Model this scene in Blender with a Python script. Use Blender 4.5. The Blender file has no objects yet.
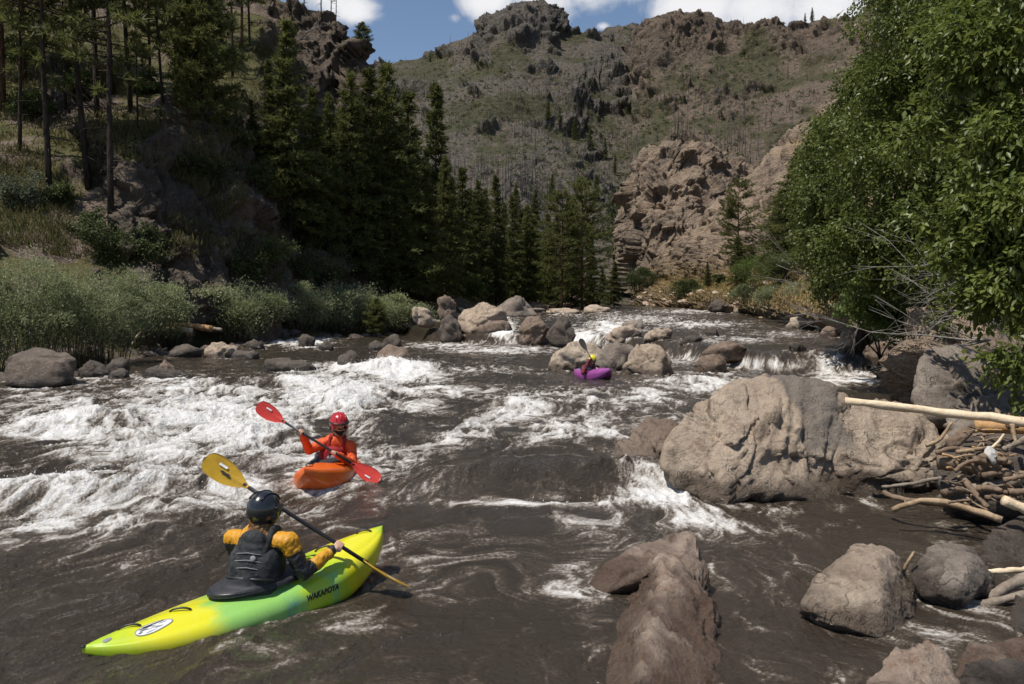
import bpy, bmesh, math, random
import numpy as np
from mathutils import Vector, Matrix
from mathutils.bvhtree import BVHTree

# ------------------------------------------------------------------ camera, sky, sun, exposure
S = bpy.context.scene
COL = S.collection
R = math.radians
H, FPX, CX, CY = 2.5, 796.4, 512.0, 342.0
PITCH = math.atan(42 / FPX)
cam_data = bpy.data.cameras.new('camera')
cam_data.lens = 28.0
cam_data.sensor_width = 36.0
cam_data.clip_start = 0.1
cam_data.clip_end = 9000
cam = bpy.data.objects.new('camera', cam_data)
COL.objects.link(cam)
cam.location = (0, 0, H)
cam.rotation_euler = (math.pi / 2 - PITCH, 0, 0)
S.camera = cam

SUN = Vector((-0.37, -0.20, 0.905)).normalized()
sun_data = bpy.data.lights.new('sun', 'SUN')
sun_data.energy = 5.0
sun_data.angle = R(0.55)
sun_data.color = (1.0, 0.955, 0.875)
sun = bpy.data.objects.new('sun', sun_data)
COL.objects.link(sun)
sun.rotation_euler = SUN.to_track_quat('Z', 'Y').to_euler()

world = bpy.data.worlds.new('World')
S.world = world
world.use_nodes = True
S.view_settings.view_transform = 'Standard'
S.view_settings.look = 'None'
S.view_settings.gamma = 1.0
S.view_settings.exposure = 0.0
S.view_settings.use_curve_mapping = False
S.cycles.use_denoising = True
S.cycles.max_bounces = 6
S.cycles.diffuse_bounces = 3
S.cycles.glossy_bounces = 3
S.cycles.transmission_bounces = 3
S.cycles.transparent_max_bounces = 4
S.cycles.caustics_reflective = False
S.cycles.caustics_refractive = False


def ray(px, py):
    u = (px - CX) / FPX
    v = (CY - py) / FPX
    c, s = math.cos(PITCH), math.sin(PITCH)
    return np.array((u, c + v * s, -s + v * c))


def P(px, py, d):
    r = ray(px, py)
    return np.array((0, 0, H)) + r * (d / r[1])


def project(V):
    c, s = math.cos(PITCH), math.sin(PITCH)
    Z = V[:, 2] - H
    w = V[:, 1] * c - Z * s
    up = V[:, 1] * s + Z * c
    return CX + FPX * V[:, 0] / w, CY - FPX * up / w


# ------------------------------------------------------------------ node helper
class NT:
    def __init__(self, tree):
        self.t = tree
        tree.nodes.clear()

    def n(self, typ, ins=None, **props):
        nd = self.t.nodes.new(typ)
        for k, v in props.items():
            setattr(nd, k, v)
        for k, v in (ins or {}).items():
            self.put(nd.inputs[k], v)
        return nd

    def put(self, sock, v):
        if hasattr(v, 'is_output'):
            self.t.links.new(v, sock)
        elif isinstance(v, bpy.types.Node):
            self.t.links.new(v.outputs[0], sock)
        else:
            if sock.type == 'RGBA' and len(v) == 3:
                v = (*v, 1)
            sock.default_value = v

    def noise(self, vec, scale, detail=4, rough=0.55, dist=0.0):
        nd = self.n('ShaderNodeTexNoise', {'Scale': scale, 'Detail': detail, 'Roughness': rough, 'Distortion': dist})
        if vec is not None:
            self.put(nd.inputs['Vector'], vec)
        return nd.outputs['Fac']

    def m(self, op, a, b=0.0, c=0.0, clamp=False):
        nd = self.n('ShaderNodeMath', operation=op, use_clamp=clamp)
        for i, v in enumerate((a, b, c)):
            self.put(nd.inputs[i], v)
        return nd.outputs[0]

    def step(self, x, lo, hi, a=0.0, b=1.0):
        nd = self.n('ShaderNodeMapRange', interpolation_type='SMOOTHSTEP')
        for k, v in (('Value', x), ('From Min', lo), ('From Max', hi), ('To Min', a), ('To Max', b)):
            self.put(nd.inputs[k], v)
        return nd.outputs[0]

    def mix(self, f, a, b):
        nd = self.n('ShaderNodeMix', data_type='RGBA')
        self.put(nd.inputs[0], f)
        self.put(nd.inputs[6], a)
        self.put(nd.inputs[7], b)
        return nd.outputs[2]

    def mixf(self, f, a, b):
        nd = self.n('ShaderNodeMix', data_type='FLOAT')
        self.put(nd.inputs[0], f)
        self.put(nd.inputs[2], a)
        self.put(nd.inputs[3], b)
        return nd.outputs[0]

    def attr(self, name, out='Fac'):
        return self.n('ShaderNodeAttribute', attribute_name=name).outputs[out]

    def bump(self, h, strength, dist, normal=None):
        nd = self.n('ShaderNodeBump', {'Height': h, 'Strength': strength, 'Distance': dist})
        if normal is not None:
            self.put(nd.inputs['Normal'], normal)
        return nd.outputs[0]

    def scale(self, vec, s):
        nd = self.n('ShaderNodeMapping', {'Vector': vec, 'Scale': s})
        return nd.outputs[0]

    def out(self, bsdf):
        o = self.n('ShaderNodeOutputMaterial')
        self.t.links.new(bsdf.outputs[0] if isinstance(bsdf, bpy.types.Node) else bsdf, o.inputs[0])


def mat(name):
    m = bpy.data.materials.new(name)
    m.use_nodes = True
    return m, NT(m.node_tree)


# sky with real clouds in world directions
wt = NT(world.node_tree)
sky = wt.n('ShaderNodeTexSky', sky_type='NISHITA', sun_disc=False, sun_elevation=math.asin(SUN.z),
           sun_rotation=math.atan2(SUN.x, SUN.y), altitude=800.0, air_density=1.15, dust_density=0.8, ozone_density=1.2)
tc = wt.n('ShaderNodeTexCoord').outputs['Generated']
bl = None
CLOUDS = [(330, -2, .055, .9), (352, 8, .04, .85), (300, -40, .09, .9), (490, 2, .06, .95), (540, 0, .07, .95), (585, -14, .065, .85), (640, -24, .06, .8), (700, 2, .08, 1.0),
          (760, 8, .08, 1.0), (830, 2, .085, 1.0), (900, -50, .12, 1.0), (652, 34, .018, .8), (604, 26, .012, .6), (428, 52, .010, .5),
          (455, 18, .018, .55), (420, -160, .12, .9), (650, -200, .2, .9), (200, -260, .2, .9), (-300, -200, .3, .9), (1300, -200, .35, 1.0)]
for (px, py, rad, st) in CLOUDS:
    r = ray(px, py)
    r = r / np.linalg.norm(r)
    sub = wt.n('ShaderNodeVectorMath', {0: tc, 1: tuple(r)}, operation='SUBTRACT')
    sc_ = wt.n('ShaderNodeVectorMath', {0: sub, 1: (1, 1, 1.7)}, operation='MULTIPLY')
    ln = wt.n('ShaderNodeVectorMath', {0: sc_}, operation='LENGTH').outputs['Value']
    v = wt.m('MULTIPLY', wt.step(ln, rad * 1.25, 0.0), st)
    bl = v if bl is None else wt.m('MAXIMUM', bl, v)
cn = wt.noise(tc, 14.0, 9, 0.62, 0.4)
cn2 = wt.noise(tc, 45.0, 6, 0.6, 0.2)
cl = wt.m('ADD', wt.m('ADD', bl, wt.m('MULTIPLY', wt.m('SUBTRACT', cn, 0.5), 1.15)), wt.m('MULTIPLY', wt.m('SUBTRACT', cn2, 0.5), 0.3))
cmask = wt.step(cl, 0.24, 0.72)
shade = wt.mix(wt.step(cl, 0.45, 1.0), (6.8, 7.1, 7.9), (9.9, 9.9, 10.1))
skycol = wt.n('ShaderNodeMix', {6: sky.outputs[0], 7: (1.12, 1.12, 1.16, 1)}, data_type='RGBA', blend_type='MULTIPLY')
skycol.inputs[0].default_value = 1.0
mixc = wt.mix(cmask, skycol.outputs[2], shade)
bg = wt.n('ShaderNodeBackground', {'Color': mixc, 'Strength': 0.09})
wo = wt.n('ShaderNodeOutputWorld')
wt.t.links.new(bg.outputs[0], wo.inputs[0])

# ------------------------------------------------------------------ numpy noise
_rng = np.random.default_rng(7)
_G3 = _rng.normal(size=(256, 3)); _G3 /= np.linalg.norm(_G3, axis=1)[:, None]
_G3 = _G3.astype(np.float32)
_a = _rng.uniform(0, 2 * np.pi, 256)
_G2 = np.stack([np.cos(_a), np.sin(_a)], 1).astype(np.float32)


def _h(ix, iy, iz, seed):
    h = (ix * np.int64(374761393) + iy * np.int64(668265263) + iz * np.int64(2147483647 % 1274126177) + np.int64(seed) * np.int64(1442695041)) & np.int64(0xFFFFFFFF)
    h = ((h ^ (h >> 13)) * np.int64(1274126177)) & np.int64(0xFFFFFFFF)
    return ((h ^ (h >> 16)) & 255).astype(np.int64)


def n3(p, seed=0):
    p = np.asarray(p, np.float64)
    i = np.floor(p).astype(np.int64)
    f = (p - i).astype(np.float32)
    w = f * f * f * (f * (f * 6 - 15) + 10)
    res = 0
    for dx in (0, 1):
        wx = w[:, 0] if dx else 1 - w[:, 0]
        for dy in (0, 1):
            wy = w[:, 1] if dy else 1 - w[:, 1]
            for dz in (0, 1):
                wz = w[:, 2] if dz else 1 - w[:, 2]
                g = _G3[_h(i[:, 0] + dx, i[:, 1] + dy, i[:, 2] + dz, seed)]
                res = res + wx * wy * wz * (g[:, 0] * (f[:, 0] - dx) + g[:, 1] * (f[:, 1] - dy) + g[:, 2] * (f[:, 2] - dz))
    return res * 1.6


def n2(x, y, seed=0):
    ix = np.floor(x).astype(np.int64); iy = np.floor(y).astype(np.int64)
    fx = (x - ix).astype(np.float32); fy = (y - iy).astype(np.float32)
    wx = fx * fx * fx * (fx * (fx * 6 - 15) + 10); wy = fy * fy * fy * (fy * (fy * 6 - 15) + 10)
    res = 0
    for dx in (0, 1):
        for dy in (0, 1):
            g = _G2[_h(ix + dx, iy + dy, np.int64(0), seed)]
            res = res + (wx if dx else 1 - wx) * (wy if dy else 1 - wy) * (g[:, 0] * (fx - dx) + g[:, 1] * (fy - dy))
    return res * 1.45


def fbm3(p, octv=4, seed=0, gain=0.5, lac=2.03, ridged=False):
    s, a, tot = 0, 1.0, 0
    for o in range(octv):
        n = n3(p, seed + o)
        if ridged:
            n = 1 - 2 * np.abs(n)
        s = s + a * n
        tot += a
        a *= gain
        p = p * lac
    return s / tot


def fbm2(x, y, octv=4, seed=0, gain=0.5, lac=2.03, ridged=False):
    s, a, tot = 0, 1.0, 0
    for o in range(octv):
        n = n2(x, y, seed + o)
        if ridged:
            n = 1 - 2 * np.abs(n)
        s = s + a * n
        tot += a
        a *= gain
        x = x * lac; y = y * lac
    return s / tot


_J3 = _rng.uniform(0, 1, (256, 3)); _T3 = _rng.normal(0, 1, (256, 3)); _O3 = _rng.uniform(-1, 1, 256)


def cells(p, seed=0):
    """fracture blocks: every random cell carries its own offset and tilted plane"""
    i = np.floor(p).astype(np.int64)
    best = np.full(len(p), 1e9); val = np.zeros(len(p))
    for dx in (-1, 0, 1):
        for dy in (-1, 0, 1):
            for dz in (-1, 0, 1):
                c = i + np.array((dx, dy, dz))
                h = _h(c[:, 0], c[:, 1], c[:, 2], seed)
                q = p - (c + _J3[h])
                d2 = (q * q).sum(1)
                m = d2 < best
                best[m] = d2[m]
                val[m] = _O3[h[m]] * .5 + (q[m] * _T3[h[m]]).sum(1) * .55
    return val


def sst(x, lo, hi):
    t = np.clip((x - lo) / (hi - lo), 0, 1)
    return t * t * (3 - 2 * t)


# ------------------------------------------------------------------ object helpers
def new_mesh(name, V, F, smooth=True, attrs=None):
    V = np.ascontiguousarray(V, np.float32)
    F = np.ascontiguousarray(F, np.int32)
    me = bpy.data.meshes.new(name)
    m, k = F.shape
    me.vertices.add(len(V)); me.vertices.foreach_set('co', V.ravel())
    me.loops.add(m * k); me.loops.foreach_set('vertex_index', F.ravel())
    me.polygons.add(m); me.polygons.foreach_set('loop_start', np.arange(0, m * k, k, dtype=np.int32))
    me.update(calc_edges=True)
    me.polygons.foreach_set('use_smooth', np.full(m, bool(smooth)))
    for an, arr in (attrs or {}).items():
        arr = np.asarray(arr, np.float32)
        if arr.ndim == 2:
            a = me.attributes.new(an, 'FLOAT_VECTOR', 'POINT'); a.data.foreach_set('vector', arr.ravel())
        else:
            a = me.attributes.new(an, 'FLOAT', 'POINT'); a.data.foreach_set('value', arr)
    return me


def tag(o, label=None, cat=None, group=None, kind=None):
    if label: o['label'] = label
    if cat: o['category'] = cat
    if group: o['group'] = group
    if kind: o['kind'] = kind
    return o


def link(name, data, material=None, parent=None, loc=None):
    o = bpy.data.objects.new(name, data)
    COL.objects.link(o)
    if material is not None and data is not None and not data.materials:
        data.materials.append(material)
    if parent is not None:
        o.parent = parent
    if loc is not None:
        o.location = loc
    return o


def obj(name, V, F, material, parent=None, smooth=True, attrs=None, origin=None):
    V = np.asarray(V, np.float64)
    if origin is not None:
        V = V - np.asarray(origin)
    o = link(name, new_mesh(name, V, F, smooth, attrs), material, parent)
    if origin is not None and parent is None:
        o.location = origin
    return o


def empty(name, loc=(0, 0, 0), rz=0.0):
    o = bpy.data.objects.new(name, None)
    COL.objects.link(o)
    o.location = loc
    o.rotation_euler = (0, 0, rz)
    o.empty_display_size = 0.2
    return o


def copy_tree(o, parent=None):
    c = o.copy()
    COL.objects.link(c)
    if parent is not None:
        c.parent = parent
    for ch in list(o.children):
        copy_tree(ch, c)
    return c


def join(parts):
    Vs, Fs, n = [], [], 0
    for V, F in parts:
        Vs.append(np.asarray(V, np.float64)); Fs.append(np.asarray(F, np.int64) + n); n += len(V)
    return np.concatenate(Vs), np.concatenate(Fs)


def to_tris(F):
    F = np.asarray(F)
    return F if F.shape[1] == 3 else np.concatenate([F[:, [0, 1, 2]], F[:, [0, 2, 3]]])


def tube(pts, rad, n=7, jitter=0.0, seed=0):
    """closed tapered tube through points, triangles"""
    pts = np.asarray(pts, np.float64)
    k = len(pts)
    rad = np.broadcast_to(np.asarray(rad, np.float64), (k,))
    T = np.gradient(pts, axis=0)
    T /= np.linalg.norm(T, axis=1)[:, None] + 1e-12
    ref = np.array((0, 0, 1.0)) if abs(T[:, 2]).mean() < 0.8 else np.array((1.0, 0, 0))
    A = np.cross(T, ref); A /= np.linalg.norm(A, axis=1)[:, None] + 1e-12
    B = np.cross(T, A)
    th = np.linspace(0, 2 * np.pi, n, endpoint=False)
    rr = rad[:, None] * np.ones(n)
    if jitter:
        rr = rr * (1 + jitter * np.random.default_rng(seed).normal(size=(k, n)))
    ring = pts[:, None] + (A[:, None] * np.cos(th)[None, :, None] + B[:, None] * np.sin(th)[None, :, None]) * rr[:, :, None]
    V = np.concatenate([ring.reshape(-1, 3), pts[:1], pts[-1:]])
    i, j = np.meshgrid(np.arange(k - 1), np.arange(n), indexing='ij')
    a = (i * n + j).ravel(); b = (i * n + (j + 1) % n).ravel()
    q = np.stack([a, b, b + n, a + n], 1)
    jj = np.arange(n); j2 = (jj + 1) % n
    c0 = np.stack([np.full(n, k * n), j2, jj], 1)
    c1 = np.stack([np.full(n, k * n + 1), (k - 1) * n + jj, (k - 1) * n + j2], 1)
    return V, np.concatenate([to_tris(q), c0, c1])


_ico = {}
def ico(sub):
    if sub not in _ico:
        bm = bmesh.new()
        bmesh.ops.create_icosphere(bm, subdivisions=sub, radius=1)
        _ico[sub] = (np.array([v.co[:] for v in bm.verts]), np.array([[v.index for v in f.verts] for f in bm.faces]))
        bm.free()
    return _ico[sub]


def grid_faces(nu, nv):
    i, j = np.meshgrid(np.arange(nu - 1), np.arange(nv - 1), indexing='ij')
    a = (i * nv + j).ravel()
    return np.stack([a, a + nv, a + nv + 1, a + 1], 1)


# ------------------------------------------------------------------ water level of the river bed (metres)
def W(x, y):
    x = np.asarray(x, np.float64); y = np.asarray(y, np.float64)
    ys = np.interp(x, [-30, -9, -5, -2, 1.5, 4.5, 7.5, 8.5, 30], [62, 62, 47, 44, 43, 37, 31, 25.6, 25.2])
    st = 0.62 * sst(y - ys, -0.7, 1.2) + 0.0105 * np.clip(y - ys, 0, 95)
    return st + 0.10 * sst(y, 9.0, 11.0)


def ground(px, py):
    """point of the water surface seen at a pixel"""
    r = ray(px, py)
    z = 0.0
    for k in range(25):
        d = min((z - H) / r[2] * r[1], 150) if r[2] < -1e-4 else 150
        p = np.array((0, 0, H)) + r * (d / r[1])
        z = 0.6 * z + 0.4 * float(W(p[0], p[1]))
    return p
# ------------------------------------------------------------------ terrain
def terrain_mat(name, rockA, rockB, soil, grassA, grassB, sc, bump=1.0, scree=(0.2, 0.17, 0.14)):
    m, t = mat(name)
    pos = t.n('ShaderNodeNewGeometry').outputs['Position']
    rock = t.attr('rock'); veg = t.attr('veg')
    nA = t.noise(pos, 0.35 * sc, 6, 0.65, 0.3)
    nB = t.noise(pos, 1.6 * sc, 6, 0.7)
    nC = t.noise(pos, 6.0 * sc, 4, 0.7)
    st = t.noise(t.scale(pos, (1, 1, 0.22)), 1.1 * sc, 5, 0.65, 0.6)
    rc = t.mix(t.step(nA, 0.35, 0.65), rockA, rockB)
    rc = t.mix(t.m('MULTIPLY', t.step(st, 0.5, 0.72), 0.75), rc, tuple(c * 0.38 for c in rockA))
    rc = t.mix(t.m('MULTIPLY', t.step(nC, 0.52, 0.75), 0.55), rc, tuple(min(1, c * 1.45) for c in rockB))
    gr = t.mix(t.step(nB, 0.35, 0.65), grassA, grassB)
    so = t.mix(t.step(nC, 0.42, 0.62), soil, scree)
    vf = t.step(t.m('ADD', veg, t.m('MULTIPLY', t.m('SUBTRACT', nB, 0.5), 1.3)), 0.35, 0.6)
    col = t.mix(vf, so, gr)
    rf = t.step(t.m('ADD', rock, t.m('MULTIPLY', t.m('SUBTRACT', nB, 0.5), 0.9)), 0.36, 0.58)
    col = t.mix(rf, col, rc)
    hgt = t.m('ADD', t.m('MULTIPLY', nB, 1.0), t.m('MULTIPLY', nC, 0.4))
    nor = t.bump(hgt, 0.85, 0.8 * bump / sc)
    b = t.n('ShaderNodeBsdfPrincipled', {'Base Color': col, 'Roughness': 0.95, 'Normal': nor})
    b.inputs['Specular IOR Level'].default_value = 0.15
    t.out(b)
    return m


def pix_cols(cols):
    """cols: list of (px, [(d, z) | ('p', py, d)]) -> control grid of world points"""
    G = []
    for px, rows in cols:
        u = (px - CX) / FPX
        line = []
        for r in rows:
            if r[0] == 'p':
                line.append(P(px, r[1], r[2]))
            else:
                line.append((u * r[0], r[0], r[1]))
        G.append(line)
    return np.array(G, np.float64)


def smooth_interp(G, xs_ctrl, nu, nv, sm):
    nc, nr = G.shape[:2]
    u = np.linspace(xs_ctrl[0], xs_ctrl[-1], nu)
    A = np.empty((nu, nr, 3))
    for r in range(nr):
        for c in range(3):
            A[:, r, c] = np.interp(u, xs_ctrl, G[:, r, c])
    # rows by mean chord length so that the cells stay even
    L = np.linalg.norm(np.diff(G, axis=1), axis=2).mean(0) ** 0.6
    s = np.concatenate([[0], np.cumsum(L)]); s /= s[-1]
    v = np.linspace(0, 1, nv)
    k = np.clip(np.searchsorted(s, v, side='right') - 1, 0, nr - 2)
    f = (v - s[k]) / (s[k + 1] - s[k])
    B = A[:, k] * (1 - f)[None, :, None] + A[:, k + 1] * f[None, :, None]
    for ax, w in ((0, sm[0]), (1, sm[1])):
        if w > 0:
            kk = np.hanning(2 * w + 3)[1:-1]; kk /= kk.sum()
            pad = [(0, 0)] * 3; pad[ax] = (w, w)
            Bp = np.pad(B, pad, mode='reflect', reflect_type='odd')
            B = sum(kk[i] * np.take(Bp, np.arange(i, i + B.shape[ax]), axis=ax) for i in range(2 * w + 1))
    return B


def normals_grid(B):
    du = np.gradient(B, axis=0); dv = np.gradient(B, axis=1)
    n = np.cross(du, dv); n /= np.linalg.norm(n, axis=2)[:, :, None] + 1e-9
    return n


TERR = []          # (V, F) for ray casting
def terrain(name, cols, nu, nv, material, sm, scale, amp, slope=(0.5, 0.72), crag=1.0, hints=(), vegn=(0.1, 0.5), seed=0, fade=0.02, top_fade=0.0, vegpix=(), joints=.4, gully=0.0, block=0.0):
    G = pix_cols(cols)
    B = smooth_interp(G, [c[0] for c in cols], nu, nv, sm)
    N = normals_grid(B)
    if N[..., 2].mean() < 0:
        N = -N
    V = B.reshape(-1, 3); Nn = N.reshape(-1, 3)
    v01 = np.tile(np.linspace(0, 1, nv), nu)
    edge = sst(v01, 0, fade) * (1 - top_fade * sst(v01, 0.86, 0.97))
    q = V / scale
    big = fbm3(q, 4, seed)
    if gully:
        gq = np.stack([V[:, 0] / scale * 1.1, V[:, 1] / scale * .45, V[:, 2] / scale * .45], 1)
        big = big + gully * (fbm3(gq + .3 * big[:, None], 3, seed + 7, .45, 2.1, True) - .2)
    V1 = V + Nn * (amp * 1.0 * big * edge)[:, None]
    # rock mask: steepness + hints + noise
    N1 = normals_grid(V1.reshape(nu, nv, 3)); N1 = N1 * np.sign(N1[..., 2:3].mean())
    nz = N1.reshape(-1, 3)[:, 2]
    steep = 1 - nz
    rock = sst(steep + 0.22 * fbm3(q * 2.1, 4, seed + 20), slope[0] - 0.12, slope[1] - 0.1)
    px, py = project(V1)
    boost = np.zeros(len(V))
    for (hx, hy, rx, ry, st) in hints:
        boost = np.maximum(boost, st * np.exp(-((px - hx) / rx) ** 2 - ((py - hy) / ry) ** 2))
        rock = np.clip(rock + st * np.exp(-((px - hx) / rx) ** 2 - ((py - hy) / ry) ** 2), 0, 1)
    qq = q * np.array((1, 1, 0.42))
    rid = fbm3(qq * 3.0 + 5 + .25 * fbm3(q * 5, 2, seed + 44)[:, None], 6, seed + 40, 0.6, 2.1, True)
    jnt = fbm3(q * np.array((7, 7, 1.2)), 3, seed + 47, .6, 2.1, True)
    blk = n3(qq * 8 + 0.9 * n3(q * 3, seed + 61)[:, None], seed + 60)
    blk = np.sign(blk) * np.abs(blk) ** 0.35 + .6 * fbm3(qq * 17, 3, seed + 65, .6, 2.1, True)
    blocky = 0.0
    if block:
        cq = V / scale + .10 * np.stack([n3(q * 4, seed + 90), n3(q * 4, seed + 91), n3(q * 4, seed + 92)], 1)
        blocky = block * (.50 * cells(cq * np.array((2.6, 2.6, 1.5)), seed + 93) + .28 * cells(cq * np.array((6.5, 6.5, 4.0)), seed + 94) + .12 * cells(cq * np.array((15, 15, 10)), seed + 95))
    D = edge * (rock * crag * (1 + gully * 1.6 * boost) * amp * ((0.50 - .3 * min(block, 1)) * rid + 0.05 * blk + joints * .22 * jnt + blocky) + (0.05 * amp) * fbm3(q * 9, 3, seed + 70))
    hd = Nn.copy(); hd[:, 2] *= 0.55
    hd /= np.linalg.norm(hd, axis=1)[:, None]
    V2 = V1 + hd * D[:, None]
    veg = sst(fbm3(q * 1.7 + 9, 4, seed + 80) + vegn[0], -vegn[1], vegn[1])
    for (hx, hy, rx, ry, st) in vegpix:
        veg = np.clip(veg + st * np.exp(-((px - hx) / rx) ** 2 - ((py - hy) / ry) ** 2), 0, 1)
        if st > 0:
            rock = rock * (1 - min(st, 1) * np.exp(-((px - hx) / rx) ** 2 - ((py - hy) / ry) ** 2))
    F = grid_faces(nu, nv)
    n2_ = np.cross(V2[F[:, 1]] - V2[F[:, 0]], V2[F[:, 3]] - V2[F[:, 0]])
    if n2_[:, 2].sum() < 0:
        F = F[:, ::-1]
    o = obj(name, V2, F, material, smooth=True, attrs={'rock': rock, 'veg': veg})
    tag(o, kind='structure')
    TERR.append((name, V2, F))
    return o


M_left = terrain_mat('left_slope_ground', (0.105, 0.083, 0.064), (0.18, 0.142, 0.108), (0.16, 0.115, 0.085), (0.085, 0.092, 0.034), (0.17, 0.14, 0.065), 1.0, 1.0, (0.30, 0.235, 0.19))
M_far = terrain_mat('mountain_ground', (0.100, 0.09, 0.08), (0.195, 0.168, 0.14), (0.12, 0.106, 0.082), (0.070, 0.072, 0.036), (0.130, 0.115, 0.068), 0.11, 1.6, (0.22, 0.18, 0.14))
M_red = terrain_mat('red_mountain_ground', (0.135, 0.108, 0.085), (0.23, 0.172, 0.128), (0.145, 0.122, 0.088), (0.078, 0.078, 0.04), (0.145, 0.122, 0.072), 0.13, 1.6, (0.28, 0.2, 0.15))
M_cliff = terrain_mat('cliff_rock', (0.21, 0.165, 0.128), (0.42, 0.315, 0.225), (0.17, 0.135, 0.10), (0.07, 0.09, 0.03), (0.14, 0.14, 0.06), 0.45, 1.6, (0.3, 0.24, 0.18))
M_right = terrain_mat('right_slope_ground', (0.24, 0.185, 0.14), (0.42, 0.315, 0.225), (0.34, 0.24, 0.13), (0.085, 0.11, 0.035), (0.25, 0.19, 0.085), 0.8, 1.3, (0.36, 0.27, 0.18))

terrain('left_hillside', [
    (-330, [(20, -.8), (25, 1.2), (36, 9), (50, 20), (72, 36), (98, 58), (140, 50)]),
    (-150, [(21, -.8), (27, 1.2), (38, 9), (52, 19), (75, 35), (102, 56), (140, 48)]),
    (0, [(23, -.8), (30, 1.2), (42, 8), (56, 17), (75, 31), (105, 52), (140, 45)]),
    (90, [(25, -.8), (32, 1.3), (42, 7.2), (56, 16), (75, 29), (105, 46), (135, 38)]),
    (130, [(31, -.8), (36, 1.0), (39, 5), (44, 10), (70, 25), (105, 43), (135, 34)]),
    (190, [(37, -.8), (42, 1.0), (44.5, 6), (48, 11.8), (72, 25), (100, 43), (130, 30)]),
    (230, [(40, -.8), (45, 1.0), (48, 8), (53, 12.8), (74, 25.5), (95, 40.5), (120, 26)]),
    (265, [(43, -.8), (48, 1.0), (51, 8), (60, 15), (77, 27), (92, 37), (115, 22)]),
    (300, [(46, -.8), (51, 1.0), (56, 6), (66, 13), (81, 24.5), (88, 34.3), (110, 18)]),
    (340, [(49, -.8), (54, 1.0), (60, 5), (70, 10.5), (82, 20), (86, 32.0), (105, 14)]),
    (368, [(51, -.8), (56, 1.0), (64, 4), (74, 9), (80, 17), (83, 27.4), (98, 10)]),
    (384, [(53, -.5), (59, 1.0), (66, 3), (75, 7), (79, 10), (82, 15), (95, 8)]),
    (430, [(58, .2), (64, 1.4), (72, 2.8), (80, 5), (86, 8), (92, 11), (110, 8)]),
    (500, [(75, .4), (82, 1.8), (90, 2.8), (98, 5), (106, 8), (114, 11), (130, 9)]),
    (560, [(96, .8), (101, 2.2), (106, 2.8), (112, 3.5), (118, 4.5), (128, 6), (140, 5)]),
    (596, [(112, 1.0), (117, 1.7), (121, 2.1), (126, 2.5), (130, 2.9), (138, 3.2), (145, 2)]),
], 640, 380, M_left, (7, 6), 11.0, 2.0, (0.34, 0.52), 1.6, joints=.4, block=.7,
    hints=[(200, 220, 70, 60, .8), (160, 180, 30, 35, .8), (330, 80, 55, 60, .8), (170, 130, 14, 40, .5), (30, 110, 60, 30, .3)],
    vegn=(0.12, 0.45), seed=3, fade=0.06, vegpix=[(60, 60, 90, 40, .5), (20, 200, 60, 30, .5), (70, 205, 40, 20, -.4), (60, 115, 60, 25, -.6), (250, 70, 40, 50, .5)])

sk = [(280, 150), (340, 95), (380, 74), (398, 64), (430, 54), (460, 43), (482, 31), (497, 17), (520, 9), (543, 10), (560, 26), (580, 31), (600, 34), (622, 31), (640, 45), (652, 40)]
terrain('far_mountain', [
    (px, [('p', 306, 128), ('p', 285 if px < 560 else 272, 165), ('p', 250 - 0.04 * (640 - px), 230), ('p', 205 - .12 * (640 - px) * (px > 420), 330),
          ('p', 150 - .1 * (600 - px) * (px > 420) + 25 * math.exp(-((px - 610) / 40) ** 2), 430), ('p', max(py + 32, 0.45 * py + 55), 560), ('p', py, 650 + (70 if px > 610 else 0)), ('p', py + 60, 760)])
    for px, py in sk], 540, 440, M_far, (6, 6), 75.0, 9.0, (0.34, 0.54), 2.1, gully=.55,
    hints=[(525, 22, 40, 22, .8), (610, 70, 30, 30, .6), (575, 85, 35, 20, .45), (545, 160, 50, 22, .5), (600, 215, 26, 26, .7), (515, 205, 30, 25, .7), (400, 75, 40, 16, .3), (470, 60, 25, 15, .5), (440, 70, 40, 12, -.4)],
    vegn=(-0.12, 0.45), seed=11, fade=0.01, vegpix=[(470, 100, 60, 40, .25), (618, 238, 12, 30, 1.0), (600, 270, 24, 22, -.9), (560, 100, 80, 30, .1)])

sk2 = [(632, 52), (640, 47), (648, 36), (660, 24), (690, 19), (720, 23), (748, 27), (760, 25), (790, 29), (815, 20), (830, 15), (850, 11), (870, 2), (900, -22), (980, -80), (1120, -150), (1350, -230)]
terrain('red_mountain', [
    (px, [('p', 300, 150), ('p', 250, 200), ('p', 205, 260), ('p', 165 - .05 * max(px - 700, 0), 320), ('p', 110 + .35 * (py - 20), 390 - .25 * max(px - 700, 0)), ('p', py + 33, 455 - .3 * max(px - 700, 0)), ('p', py, 500 - .35 * max(px - 700, 0)), ('p', py + 70, 620)])
    for px, py in sk2], 540, 420, M_red, (5, 5), 55.0, 7.0, (0.32, 0.52), 2.1, gully=.55,
    hints=[(690, 40, 45, 28, .9), (800, 50, 70, 25, .7), (735, 110, 40, 30, .5), (660, 60, 14, 30, .7), (650, 120, 20, 30, -.4), (775, 75, 40, 18, -.6)],
    vegn=(-0.15, 0.45), seed=31, fade=0.01, vegpix=[(755, 48, 22, 26, .7), (770, 78, 45, 18, .5), (650, 110, 25, 40, .5)])

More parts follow.
